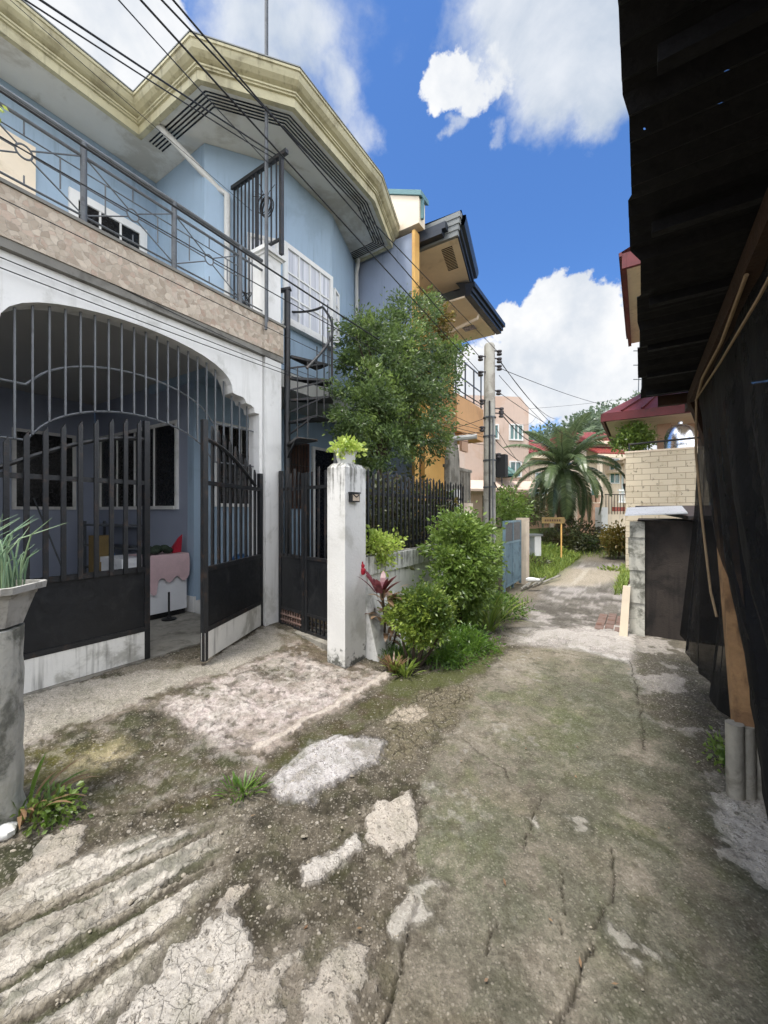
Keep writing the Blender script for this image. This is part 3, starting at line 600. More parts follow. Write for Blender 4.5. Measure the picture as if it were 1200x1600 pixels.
# balcony railing
RZ = 3.99; RN = 4.03
rl = MB(); rl.tube([W(-1.6,RN,4.72), W(3.41,RN,4.72)], .021, 8); rl.tube([W(-1.6,RN,4.60), W(3.41,RN,4.60)], .014, 8)
for z in (4.03, 4.09): rl.tube([W(-1.6,RN,z), W(3.41,RN,z)], .009, 6)
ro = rl.build('balcony_railing', M['irongrey'], H, True)
for u in (-.88,-.09,.70,1.49,2.28,3.08): MB().tube([W(u,RN,3.985), W(u,RN,4.715)], .026, 10).build('railing_post', M['irongrey'], ro, True)
pt = MB()
for u0 in (-.88,-.09,.70,1.49,2.28):
    u1 = u0+.79; um = (u0+u1)/2; zm = 4.345; rr = .052
    for su in (-1,1):
        pt.tube([W(um+su*.385,RN,4.60), W(um-su*0+su*.04,RN,zm+.036)], .0065, 5); pt.tube([W(um+su*.385,RN,4.10), W(um+su*.04,RN,zm-.036)], .0065, 5)
        pt.tube([W(um+su*.05,RN,zm), W(um+su*.39,RN,zm)], .0065, 5)
        pt.tube([W(um+su*.23,RN,zm+.13), W(um+su*.23,RN,zm-.13)], .0065, 5); pt.tube([W(um+su*.23,RN,zm+.125), W(um+su*.39,RN,zm+.125)], .006, 5)
    pt.tube([W(um-.23,RN,zm+.125), W(um+.23,RN,zm+.125)], .006, 5)
    pt.tube([W(um,RN,zm+.125), W(um,RN,4.60)], .006, 5); pt.tube([W(um,RN,4.09), W(um,RN,4.16)], .006, 5)
    pt.tube([W(um+rr*math.cos(a*.314),RN,zm+rr*math.sin(a*.314)) for a in range(21)], .0075, 5)
pt.build('railing_pattern', M['irongrey'], ro, True)
# ------------------------------------------------------------------ iron screen at the balcony end
SC = thing('balcony_screen', 'tall black barred iron screen standing across the end of the balcony above the stair', 'iron screen', W(3.45,4.3,3.99))
FSC = Fr(W(3.52,3.80,0), NV, UV)
fr = MB(); fr.bar(FSC(-.1,0,6.03), FSC(1.42,0,6.03), .05); fr.bar(FSC(0,0,4.78), FSC(0,0,6.03), .045); fr.bar(FSC(1.40,0,3.99), FSC(1.40,0,6.0), .045); fr.bar(FSC(.46,0,4.05), FSC(1.4,0,4.05), .03); fr.bar(FSC(0,0,4.98), FSC(.46,0,4.98), .03); fr.bar(FSC(.46,0,3.99), FSC(.46,0,6.0), .035); fr.build('frame', M['iron'], SC)
for i in range(11):
    x = .54+i*.078; MB().bar(FSC(x,0,4.06), FSC(x,0,6.0), .016).build('bar', M['iron'], SC)
for i in range(4):
    x = .09+i*.095; MB().bar(FSC(x,0,4.99), FSC(x,0,6.0), .016).build('bar', M['iron'], SC)
c = MB()
for k in range(7):
    r0 = .11+.012*random.random(); oz = random.uniform(-.02,.02)
    c.tube([FSC(.2+r0*math.cos(a*.314)*.9+oz, -.05-.01*k, 5.42+oz+r0*math.sin(a*.314)) for a in range(21)], .006, 5)
for k in range(6):
    a = random.uniform(.3,2.8); c.tube([FSC(.2,-.08,5.45), FSC(.2+.1*math.cos(a),-.1,5.5+.1*math.sin(a)), FSC(.2+.24*math.cos(a),-.12,5.45+.26*math.sin(a))], .004, 4)
tag(c.build('cable_coil', M['cable'], None, True), 'coil of black cable hung on the tall iron screen', 'cable coil')
c = MB()
for k in range(9):
    a = random.uniform(0, 6.28); r0 = random.uniform(.1,.2)
    c.tube([W(3.2+.1*math.cos(j*.5)*r0*6, 4.10, 4.17+r0*math.sin(j*.5+a)*.7) for j in range(14)], .0045, 4)
tag(c.build('wire_tangle', M['cable'], None, True), 'tangle of black wire heaped on the balcony floor by the end pillar', 'wire tangle')
MB_ = MB(); MB_.tube([W(3.36,3.90,3.8), W(3.36,3.90,9.6)], .018, 8); MB_.tube([W(3.38,3.89,3.9), W(3.38,3.89,9.6)], .007, 6)
tag(MB_.build('service_mast', M['irongrey'], None, True), 'thin vertical steel pipe rising from the balcony corner into the sky', 'pipe')
# hanging plant on railing
hp = thing('hanging_plant', 'small potted plant hung on the balcony railing at the picture edge', 'plant', W(.84,4.0,4.40))
MB().lathe(W(.84,3.98,4.36), [(.05,0),(.075,.12),(.08,.12),(.07,.11)], 12).build('pot', M['black'], hp, True)
# ------------------------------------------------------------------ spiral stair
ST = thing('spiral_staircase', 'black iron spiral staircase beside the white pillar climbing to the balcony', 'staircase', W(3.79,3.98,.1))
PC = W(3.79,3.98,0)
pl = MB(); pl.tube([PC+ZV*.1, PC+ZV*4.5], .042, 12); pl.bar(PC+ZV*4.5+Vector((-.12,0,0)), PC+ZV*4.53+Vector((.05,0,0)), .07, .03); pl.build('centre_pole', M['iron'], ST, True)
R_ = .60
def sdir(a): return Vector((math.cos(a), math.sin(a), 0))
hz = []
for i in range(5):
    z = 3.64-.30*i; a1 = math.radians(60-25*i); a0 = a1-math.radians(25)
    m = MB(); 
    for k in range(9):
        f = k/8; a = a0+(a1-a0)*f
        m.bar(PC+ZV*z+sdir(a)*.05, PC+ZV*z+sdir(a)*R_, .018 if 0 < k < 8 else .028, .018 if 0 < k < 8 else .03)
    for r0 in (.25,.42,.6):
        m.tube([PC+ZV*z+sdir(a0+(a1-a0)*k/5)*r0 for k in range(6)], .011, 5)
    m.bar(PC+ZV*(z-.16)+sdir(a0)*.04, PC+ZV*(z-.01)+sdir(a0)*.5, .02)
    m.build('step', M['iron'], ST)
    for f in (0,.5):
        p = PC+sdir(a0+(a1-a0)*f)*R_; MB().tube([p+ZV*z, p+ZV*(z+.86+.15*f)], .0075, 5).build('baluster', M['iron'], ST, True)
for j in range(44):
    a = 118-j*4.0; z = 4.52-.30*max(0, 48-a)/25
    hz.append(PC+sdir(math.radians(a))*R_+ZV*z)
MB().tube(hz, .017, 8).build('handrail', M['iron'], ST, True)
# ------------------------------------------------------------------ garage gate leaves
def garage_leaf(label, hinge, free, z0):
    t = thing('garage_gate_leaf', label, 'gate', W(*hinge, z0), 'black garage gate leaves with white kick boards')
    F = fr2(hinge, free); Lw = (W(*free)-W(*hinge)).length
    MB().fbox(F, 0.02, Lw, -.02, .02, z0+.01, z0+.27).build('kick_board', M['weathered'], t)
    MB().fbox(F, .02, Lw-.02, -.012, .012, z0+.315, z0+.85).build('sheet_panel', M['plate'], t)
    f = MB(); top = z0+2.30
    f.bar(F(.02,0,z0), F(.02,0,z0+1.9), .05); f.bar(F(Lw-.02,0,z0), F(Lw-.02,0,top), .05)
    f.bar(F(0,0,z0+.293), F(Lw,0,z0+.293), .045); f.bar(F(0,0,z0+.87), F(Lw,0,z0+.87), .045); f.bar(F(0,0,z0+1.70), F(Lw,0,z0+1.70), .04)
    f.tube([F(.15+(Lw-.17)*k/14, -.0, z0+1.74+.38*math.sin(math.pi/2*k/14)) for k in range(15)], .02, 6)
    f.build('frame', M['iron'], t)
    for i in range(10):
        s = .09+(Lw-.19)*i/9; zt = z0+1.92+.36*math.sin(math.pi/2*max(0,(s-.1)/(Lw-.1)))
        b = MB(); b.fbox(F, s-.017, s+.017, -.045, -.024, z0+.85, zt-.03)
        b.add([F(s-.017,-.045,zt-.03),F(s+.017,-.045,zt-.03),F(s+.017,-.024,zt-.03),F(s-.017,-.024,zt-.03),F(s+.01,-.045,zt+.02),F(s+.01,-.024,zt+.02)], [(0,1,4),(3,5,2),(0,4,5,3),(1,2,5,4)])
        b.build('bar', M['iron'], t)
    h = MB(); h.bar(F(.0,-.02,z0+.4), F(.0,-.02,z0+.5), .06); h.bar(F(.0,-.02,z0+1.5), F(.0,-.02,z0+1.6), .06); h.build('hinge', M['rust'], t)
    return t
garage_leaf('closed black gate leaf with white board, standing behind the onion planter', (.78,4.05), (2.03,4.04), .13)
garage_leaf('black gate leaf swung open toward the lane beside the white pillar', (3.38,4.02), (2.26,3.50), .13)
# ------------------------------------------------------------------ pedestrian gate
def foot_leaf(label, hinge, free, bottom):
    t = thing('foot_gate_leaf', label, 'gate', W(*hinge, .15), 'black foot gate leaves between pillar and gate post')
    F = fr2(hinge, free); Lw = (W(*free)-W(*hinge)).length
    MB().fbox(F, .02, Lw-.02, -.012, .012, .34, .98).build('sheet_panel', M['plate'], t)
    f = MB(); f.bar(F(.02,0,.1), F(.02,0,2.08), .045); f.bar(F(Lw-.02,0,.1), F(Lw-.02,0,2.02), .045)
    for z in (.12,.33,1.0,1.84): f.bar(F(0,0,z), F(Lw,0,z), .036)
    f.build('frame', M['iron'], t)
    for i in range(5):
        s = .09+(Lw-.18)*i/4; MB().fbox(F, s-.014, s+.014, -.03, -.015, 1.0, 2.03+(.05 if i % 2 else 0)).build('bar', M['iron'], t)
    g = MB()
    for i in range(9):
        s = .05+(Lw-.1)*i/8; g.bar(F(s,0,.13), F(s,0,.32), .016)
    for z in (.18,.25): g.bar(F(.03,-.012,z), F(Lw-.03,-.012,z), .016)
    g.build('lower_grille', M[bottom], t)
foot_leaf('black foot gate leaf next to the white house pillar', (3.62,3.93), (3.53,3.41), 'brickred')
foot_leaf('black foot gate leaf next to the stained gate post', (3.40,2.71), (3.525,3.385), 'iron')
tag(MB().prism_z([(3.28,2.68),(3.72,2.68),(3.82,3.95),(3.55,3.95)], .02, .105).build('gate_step', M['concrete'], None), 'low concrete step under the black foot gate', 'step')
# ------------------------------------------------------------------ gate post, mailbox, pot, wall and fence
GP = MB(); prf = [(3.12,2.47),(3.47,2.47),(3.47,2.70),(3.12,2.70)]
GP.prism_z(prf, -.05, 2.0); cx, cn = 3.295, 2.585
GP.add([W(3.12,2.47,2.0),W(3.47,2.47,2.0),W(3.47,2.70,2.0),W(3.12,2.70,2.0),W(3.16,2.50,2.045),W(3.43,2.50,2.045),W(3.43,2.67,2.045),W(3.16,2.67,2.045)], [(0,1,5,4),(1,2,6,5),(2,3,7,6),(3,0,4,7),(4,5,6,7)])
M['gatepost'] = mouldy('streaked_white_post', S(226,225,221), 1.15, 2.06, -.05, .35)
tag(GP.build('gate_post', M['gatepost'], None), 'thick white painted gate post with black mould streaks carrying a pot', 'gate post')
pp = thing('potted_plant', 'white pot of lime green leaves on top of the white gate post', 'plant', W(3.28,2.585,2.046))
MB().lathe(W(3.28,2.585,2.046), [(.085,0),(.115,.13),(.125,.13),(.125,.15),(.105,.15),(.10,.12)], 16).build('pot', M['white_pl'], pp, True)
mb = thing('mailbox', 'small black mailbox fixed on the white gate post', 'mailbox', W(3.235,2.46,1.66))
MB().bx(3.175, 3.305, 2.425, 2.468, 1.65, 1.735).build('box', M['black'], mb)
MB().bx(3.168, 3.312, 2.418, 2.468, 1.737, 1.75).build('lid', M['black'], mb)
MB().bx(3.187, 3.293, 2.4215, 2.4245, 1.662, 1.728).build('front_panel', M['cream'], mb)
m = MB(); m.bar(W(3.19,2.419,1.727), W(3.24,2.419,1.70), .007); m.bar(W(3.29,2.419,1.727), W(3.24,2.4185,1.70), .007); m.build('envelope_mark', M['black'], mb)
orn = MB(); orn.sphere(W(3.405,2.462,.93), .035, 10, 6, (1,.4,1.2)); orn.sphere(W(3.405,2.460,.985), .022, 10, 6, (1,.5,1)); orn.bar(W(3.405,2.462,1.0), W(3.405,2.464,1.03), .01)
tag(orn.build('hanging_ornament', M['redbag'], None, True), 'small red and white ornament hung on the side of the gate post', 'ornament')
gw = thing('garden_wall', 'low white garden wall with black mould streaks behind the roadside shrubs', 'wall', W(5,2.57,0))
M['mouldwall'] = mouldy('streaked_garden_wall', S(222,221,216), .45, 1.0, -.1, .2)
MB().bx(3.475, 6.55, 2.52, 2.66, -.05, .86).build('wall_body', M['mouldwall'], gw)
MB().bx(3.472, 6.56, 2.495, 2.68, .862, 1.06).build('coping', M['mouldwall'], gw)
m = MB(); m.add([W(3.475,2.3,-.03),W(4.6,2.3,-.03),W(4.6,2.517,.5),W(3.475,2.517,.75),W(3.475,2.517,-.03),W(4.6,2.517,-.03)], [(0,1,2,3),(0,3,4),(1,5,2)]); m.build('sloping_foot', M['weathered'], gw)
fc = thing('iron_fence', 'black spiked iron fence on top of the low white garden wall', 'fence', W(5,2.58,1.06))
m = MB()
for z in (1.16,1.76): m.bar(W(3.49,2.58,z), W(6.5,2.58,z), .03, .035)
m.build('rail', M['iron'], fc)
for i in range(29):
    u = 3.53+i*.104; zt = 1.97+.035*(i % 2)
    b = MB(); b.bx(u-.013, u+.013, 2.545, 2.565, 1.09, zt); b.add([W(u-.013,2.545,zt),W(u+.013,2.545,zt),W(u+.013,2.565,zt),W(u-.013,2.565,zt),W(u,2.555,zt+.04)], [(0,1,4),(1,2,4),(2,3,4),(3,0,4)])
    b.build('picket', M['iron'], fc)
# ------------------------------------------------------------------ inside the garage
wm = thing('chest_freezer', 'white chest freezer with a pink towel draped over it inside the garage', 'freezer', W(2.8,5.6,.14))
FZr = Fr(W(2.70,5.36,.14), UV, NV)
MB().fbox(FZr, -.32, .51, 0, .55, .07, .76).build('body', M['enamel'], wm)
MB().fbox(FZr, -.33, .52, -.012, .56, .762, .83).build('lid', M['enamel'], wm)
MB().fbox(FZr, -.31, .50, .02, .53, .0, .068).build('base', M['black'], wm)
tw = MB(); nx = 18
for i in range(nx+1):
    s = -.10+.63*i/nx
    for j, (t, z) in enumerate([(.4,.845),(.1,.842),(-.02,.838),(-.035,.75),(-.035,.62),(-.03,.50+.04*math.sin(i*1.1)-.14*(i in (3,4,5)))]):
        tw.v.append(tuple(FZr(s, t-.012*abs(math.sin(i*1.3+j)), z)))
for i in range(nx):
    for j in range(5): tw.f.append((i*6+j, (i+1)*6+j, (i+1)*6+j+1, i*6+j+1))
tag(tw.build('towel', M['pink_cloth'], None, True), 'dusty pink towel draped over the chest freezer', 'towel')
b1 = MB()
for k in range(7): b1.sphere(FZr(.02+.045*k, .12+.06*math.sin(k*2), .89+.03*(k % 2)), .06, 8, 6, (1.2,1,.8))
tag(b1.build('cloth_heap', M['greenbag'], None, True), 'dark green heap of cloths on top of the pink towel', 'clothes')
b2 = MB(); b2.add([FZr(.33,.03,.85),FZr(.48,.08,.85),FZr(.52,.12,1.10),FZr(.43,.08,1.05),FZr(.36,.18,.87),FZr(.46,.18,.89)], [(0,1,2,3),(0,3,4),(3,2,5,4),(1,5,2)])
tag(b2.build('plastic_bag', M['redbag'], None), 'red plastic bag standing on the chest freezer', 'bag')
rd = MB(); q = at_z(264, 968, .14); rd.tube([q, q+ZV*.36], .013, 8); rd.lathe(q, [(.09,0),(.09,.015),(.03,.03),(.02,.05)], 12)
tag(rd.build('stand_pole', M['black'], None, True), 'short black pole on a round foot in front of the freezer', 'stand')
sh = thing('storage_shelf', 'dark open shelf rack against the garage side wall', 'shelf', W(2.9,7.0,.14))
m = MB()
for z in (.25,.62,.98,1.32): m.bx(2.92, 3.24, 6.5, 7.9, z, z+.03)
m.build('board', M['irongrey'], sh)
m = MB()
for a in (2.93,3.22):
    for b in (6.52,7.88): m.bar(W(a,b,.14), W(a,b,1.4), .035)
m.build('upright', M['irongrey'], sh)
tag(MB().bx(2.62, 2.86, 6.72, 6.92, .618, 1.2).build('carton', M['yellow'], None), 'tall yellow carton on a small table in the garage', 'carton')
tbm = thing('side_table', 'low dark table under the yellow carton in the garage', 'table', W(2.7,6.7,.14))
MB().bx(2.45, 2.90, 6.4, 7.15, .58, .615).build('table_top', M['wood_dark'], tbm)
for a in (2.48,2.85):
    for b in (6.45,7.1): MB().bar(W(a,b,.14), W(a,b,.58), .04).build('leg', M['wood_dark'], tbm)
m = MB(); m.lathe(W(2.75,6.46,.62), [(.05,0),(.06,.08),(.06,.22),(.025,.28),(.025,.33)], 12); tag(m.build('bottle', M['bluebag'], None, True), 'dark blue bottle beside the yellow carton', 'bottle')
m = MB(); q = at_d(340, 880, 5.2); tag(MB().lathe(W(3.93,5.12,.5)+Vector((0,0,0)), [(.02,.0),(.13,.02),(.14,.35),(.10,.4),(.02,.42)], 10).build('water_can', M['bluebag'], None, True), 'blue plastic can seen through the open gate bars', 'can')
tag(MB().bx(3.8, 4.08, 5.0, 5.25, .05, .5).build('stool', M['white_pl'], None), 'small white stool under the blue plastic can', 'stool')
m = MB(); m.tube([W(2.28,6.2,.15), W(2.12,7.4,1.75)], .012, 6); tag(m.build('broomstick', M['irongrey'], None, True), 'thin broom stick leaning inside the garage', 'broom')

m = MB(); q = W(1.5,6.6,.14); m.lathe(q, [(.10,0),(.14,.26),(.15,.26),(.15,.28),(.13,.28),(.12,.24)], 14); tag(m.build('bucket', M['bluebag'], None, True), 'blue plastic bucket on the garage floor below the back window', 'bucket')
cr = thing('plastic_crate', 'grey plastic crate on the garage floor beside the low table', 'crate', W(2.0,6.9,.14))
m = MB()
for k in range(4): m.bx(1.85,2.25,6.8,7.1,.145+.08*k,.19+.08*k)
m.bx(1.84,1.88,6.79,7.11,.141,.46).bx(2.22,2.26,6.79,7.11,.141,.46); m.build('slatted_body', M['plastic_grey'], cr)
m = MB(); m.sphere(W(2.05,6.95,.52), .11, 9, 6, (1.3,1,.7)); m.build('rag', M['greenbag'], cr, True)
ch = thing('plastic_chair', 'dull green plastic chair standing in the garage near the back wall', 'chair', W(1.2,7.5,.14))
MB().bx(1.0,1.4,7.3,7.7,.55,.59).build('seat', M['tealglass'], ch); MB().bx(1.0,1.4,7.68,7.72,.6,1.0).build('backrest', M['tealglass'], ch)
for a in (1.02,1.36):
    for b in (7.32,7.68): MB().bar(W(a,b,.14),W(a,b,.55),.04).build('leg', M['tealglass'], ch)
# ------------------------------------------------------------------ firewall and the orange house
OH = thing('orange_house', 'orange plastered two storey house with navy gutters, street gable and blue painted side wall', 'house', W(8.5,5,0))
MB().bx(6.50, 6.62, 3.56, 8, 0, 6.72).build('side_wall', M['firewall'], OH)
MB().bx(6.47, 6.65, 3.50, 3.56, 0, 6.74).build('wall_edge_trim', M['orange'], OH)
FW = Fr(W(6.44,0,0), NV, -UV)
g = MB(); g.prism_f(FW, [(3.40,6.80),(8,6.80),(8,9.4),(3.40,7.28)], -.24, .0); g.build('gable_parapet', M['beige'], OH)
g = MB(); g.prism_f(FW, [(3.34,7.26),(8,9.41),(8,9.5),(3.34,7.35)], -.28, .03); g.bar(W(6.52,3.37,6.9), W(6.52,3.37,7.3), .05); g.build('parapet_cap', M['teal'], OH)
WN = 4.4
MB().bx(6.63, 10.05, WN, 8, 0, 6.15).build('street_wall', M['orange'], OH)
for u in (8.55, 9.98): MB().bx(u-.14, u+.14, WN-.12, WN, 0, 6.1).build('pilaster', M['orange'], OH)
MB().bx(8.2, 10.35, 3.22, WN+.2, 6.18, 6.22).build('soffit', M['beige'], OH)
m = MB(); m.bx(8.2, 10.42, 3.08, 3.21, 6.2, 6.27); m.bx(8.2, 10.45, 3.04, 3.2, 6.272, 6.36); m.bx(8.2, 10.47, 2.99, 3.2, 6.362, 6.46); m.build('eaves_gutter', M['navy'], OH)
m = MB(); vs = [W(8.2,3.05,6.47), W(10.45,3.05,6.47), W(10.45,8,7.6), W(8.2,8,7.6)]; m.add(vs, [(0,1,2,3)]); m.build('roof', M['navy'], OH)
# raised angled eaves nearest the firewall
UE = [(6.87,4.6),(6.87,2.83),(8.44,3.18),(8.44,4.6)]
so = MB().prism_z(UE, 6.555, 6.60).build('upper_soffit', M['beige'], OH)
v = MB()
for k in range(15): v.bar(W(7.02+.048*k,3.0+.011*k,6.551), W(7.02+.048*k,3.22+.011*k,6.551), .02, .006)
v.build('vent', M['dark'], so)
sweep([(6.85,2.82),(8.5,3.185),(8.5,3.6)], [(-.03,6.56),(.02,6.56),(.02,6.64),(.06,6.645),(.06,6.74),(.12,6.76),(.15,6.86),(.15,6.93),(.0,6.94),(-.06,6.7)]).build('eaves_gutter', M['navy'], OH)
m = MB()
for k in range(4): m.bx(6.80-.012*k, 6.865, 2.80-.02*k, 3.95, 6.56+.1*k, 6.655+.1*k)
m.build('weathered_fascia', M['roofgrey'], OH)
MB().add([W(6.78,2.72,6.97),W(8.5,3.05,6.95),W(8.5,6,7.1),W(6.78,6,7.1)], [(0,1,2,3)]).build('upper_roof', M['navy'], OH)
MB().bx(6.63, 8.45, WN+.01, 4.6, 6.15, 6.55).build('upper_wall', M['orange'], OH)
m = MB(); m.bx(6.655, 6.79, 3.05, 3.9, 6.60, 6.68); m.bx(6.655, 6.79, 2.98, 3.9, 6.682, 6.80); m.build('return_gutter', M['navy'], OH)
MB().tube([W(9.1,3.25,6.19), W(9.1,3.25,6.10), W(9.0,4.2,5.85), W(8.75,4.35,5.7)], .04, 8).build('downspout', M['beige'], OH, True)
MB().bx(9.5, 9.75, 3.5, 3.8, 6.172, 6.178).build('vent', M['dark'], OH)
window(OH, Fr(W(0,WN,0), UV, NV), 8.85, 9.6, 4.6, 5.7, 3, 1, M['white'], M['glass'])
window(OH, Fr(W(0,WN,0), UV, NV), 7.2, 8.2, 4.4, 5.7, 3, 1, M['wood_dark'], M['glass'])
window(OH, Fr(W(0,WN,0), UV, NV), 7.6, 8.3, 1.2, 3.0, 2, 1, M['wood_dark'], M['curtain'])
bl = MB(); bl.bx(8.75, 10.6, 3.62, WN, 3.45, 3.6); bl.bx(8.75, 10.6, 3.62, 3.72, 3.602, 4.32); bl.bx(10.5, 10.6, 3.722, WN, 3.602, 4.32); bl.bx(8.75, 8.85, 3.722, WN, 3.602, 4.32); bl.build('balcony', M['balcony'], OH)
w = MB()
for u in (8.8,9.4,10.0,10.55): w.bar(W(u,3.67,4.32), W(u,3.67,5.25), .03)
for z in (4.8,5.23): w.bar(W(8.8,3.67,z), W(10.55,3.67,z), .025)
w.build('balcony_screen_frame', M['irongrey'], OH)
MB().bx(8.9, 9.3, 3.56, 3.62, 3.0, 3.38).build('arched_hood', M['tan'], OH)
# pointed concrete panel and railing behind the fence
m = MB(); FPn = Fr(W(6.9,3.0,0), UV, NV)
al = [(0,0),(.48,0),(.48,2.55)]+[(.48-.24*(k/6)**1.4, 2.55+.52*(k/6)**.8) for k in range(1,7)]+[(.24-.24*(1-(1-k/6))**1.0*1, 2.55+.52*((1-k/6))**.8) for k in range(1,6)]+[(0,2.55)]
m.prism_f(FPn, al, 0, .1); tag(m.build('pointed_panel', M['concrete'], None), 'grey pointed arch concrete panel behind the iron fence and the utility pole', 'panel')
ng = thing('neighbour_wall', 'pale weathered yard wall with thin balusters between pointed panel and utility pole', 'wall', W(7,3.3,0))
MB().bx(6.7, 8.8, 3.25, 3.4, 0, 1.75).build('wall_body', M['cream'], ng); MB().bx(6.62, 6.86, 2.75, 2.95, 0, 1.95).build('pier', M['white'], ng)
m = MB()
for i in range(16): m.bar(W(7.42+i*.09,3.32,1.75), W(7.42+i*.09,3.32,2.45), .035)
m.bar(W(7.36,3.32,2.48), W(8.85,3.32,2.48), .06); m.build('baluster', M['concrete'], ng)
# ------------------------------------------------------------------ blue gate
bg = thing('blue_gate', 'faded blue steel gate hung between the utility pole and a concrete post', 'gate', W(8.1,2.2,0))
m = MB(); 
for u in (7.62,8.2,8.80): m.bar(W(u,2.2,.03), W(u,2.2,1.38), .045)
for z in (.12,.95,1.36): m.bar(W(7.6,2.2,z), W(8.82,2.2,z), .04)
m.build('frame', M['bluegate'], bg)
m = MB()
for i in range(30):
    u = 7.63+i*.039; m.bar(W(u,2.2-.006*(i%2),.14), W(u,2.2-.006*(i%2),.93), .036,.014)
m.build('sheet_panel', M['bluegate'], bg)
m = MB(); m.bx(7.64,8.78,2.19,2.2,.97,1.34); m.build('mesh_panel', M['irongrey'], bg)
tag(MB().bx(8.86, 9.12, 2.08, 2.3, -.05, 1.42).build('gate_post', M['cream'], None), 'plain yellowish concrete gate post beside the blue gate', 'gate post')
m = MB(); 
for k in range(5):
    a = W(8.0+.25*k, 1.98-.05*k, .05); m.tube([a, a+W(random.uniform(.5,.9), random.uniform(-.25,.1), random.uniform(.0,.12))], .022, 6)
tag(m.build('pipe_heap', M['concrete'], None, True), 'loose old pipes lying at the foot of the blue gate', 'pipes')
# ------------------------------------------------------------------ utility pole
UP = thing('utility_pole', 'tall grey concrete utility pole with insulators and a meter box beside the lane', 'utility pole', W(7.37,2.4,0))
PB = W(7.37,2.4,0); PT = 4.70
MB().tube([PB-ZV*.1, PB+ZV*2.4, PB+ZV*(PT-.04), PB+ZV*PT], [.125,.11,.098,.075], 16).build('shaft', M['pole'], UP, True)
for dx, z in ((-.14,4.42),(-.14,4.13),(.14,4.52),(.14,4.38),(.14,4.24),(-.12,3.6),(-.12,3.1),(.13,3.78),(.17,3.45),(.17,3.36),(.13,2.6)):
    p = PB+ZV*z; c = p+Vector((dx*1.25,-.03,0)); m = MB()
    m.bar(p+Vector((dx*.4,-.05,.03)), c+ZV*.03, .02); m.lathe(c-ZV*.05, [(.02,0),(.048,.01),(.048,.035),(.026,.045),(.026,.055),(.048,.065),(.048,.09),(.02,.1)], 10)
    m.build('insulator', M['porcelain'], UP, True)
m = MB(); m.bx(7.42,7.60,2.12,2.30,2.2,2.62); o = m.build('meter_box', M['black'], UP)
MB().tube([PB+Vector((.2,-.1,2.2)), PB+Vector((.2,-.12,2.05)), PB+Vector((.12,-.14,1.95)), PB+Vector((.05,-.13,2.1))], .012, 6).build('conduit', M['cable'], UP, True)
MB().tube([PB+Vector((-.03,-.125,0)), PB+Vector((-.03,-.12,3.6))], .016, 6).build('conduit', M['cable'], UP, True)
MB().tube([PB+Vector((.03,-.12,.4)), PB+Vector((.035,-.12,3.3))], .012, 6).build('conduit', M['irongrey'], UP, True)
m = MB()
for z in (1.2,2.0,2.5,2.95,3.3): MB().lathe(PB+ZV*z, [(.118,0),(.122,.01),(.122,.02),(.118,.03)], 16).build('steel_band', M['irongrey'], UP, True)
tag(MB().tube([W(6.6,4.1,2.85), W(7.3,2.62,2.98)], .05, 8).build('service_pipe', M['pvc'], None, True), 'grey horizontal service pipe running from the orange house toward the utility pole', 'pipe')
# ------------------------------------------------------------------ cables
def cable(pa, pb, sag, r, label, mat='cable', group='overhead cables along the lane'):
    pa = Vector(pa); pb = Vector(pb); pts = []
    for i in range(33):
        f = i/32; pts.append(pa.lerp(pb, f)-ZV*sag*4*f*(1-f))
    tag(MB().tube(pts, r*.72, 6).build('overhead_cable', M[mat], None, True), label, 'cable', group)
def onpole(z, dx=-.17): return PB+ZV*z+Vector((dx,-.03,0))
def back(px, py, n, zend):                             # carries a cable on past the frame, parallel to the lane
    p = at_n(px, py, n); return p
for i, (px, py, n, z, dx, sag, r) in enumerate([(275,0,2.3,4.42,-.17,.02,.009),(225,0,2.3,4.13,-.17,.02,.009),(268,0,1.9,4.52,.17,.05,.007),(70,0,2.6,3.45,-.1,.08,.011),(50,0,2.6,3.45,-.1,.10,.008)][:3]):
    a = at_n(px, py, n); b = onpole(z, dx); e = a+(a-b)*1.2
    cable(e, b, sag, r, ['thick cable from the top left insulator of the pole passing high over the gable','cable from the second left insulator passing over the apex of the cream gold eaves','thin cable from the top right insulator passing high across the blue sky'][i])
for i, (px, py, n, tgt, sag, r) in enumerate([(70,0,3.3,FSC(.05,-.05,6.02),.02,.011),(50,0,3.3,FSC(.05,-.05,5.96),.03,.008),(192,0,2.6,FSC(.12,-.05,5.9),.03,.006),(20,0,4.6,FSC(.5,-.05,5.5),.02,.004)]):
    a = at_n(px, py, n); e = a+(a-tgt)*.6
    cable(e, tgt, sag, r, ['twin cable upper strand running to the top of the balcony screen','twin cable lower strand running to the top of the balcony screen','single thin cable dropping steeply onto the balcony screen','hair thin cable crossing in front of the main eaves'][i])
lo = [(0,135,3.75,3.55,'black cable just above the balcony top rail running on to the utility pole',.013,.05),(0,205,3.70,3.5,'pale cable crossing the upper balcony railing toward the utility pole',.007,.06),(0,305,3.75,3.1,'thin cable running along the top of the stone tile band',.005,.03),(0,330,3.72,3.08,'thin cable running across the middle of the stone tile band',.005,.02),(0,385,3.72,3.0,'thin cable running along the cornice under the tile band',.006,.02),(0,402,3.70,2.95,'thin cable running below the cornice over the white arch',.006,.03)]
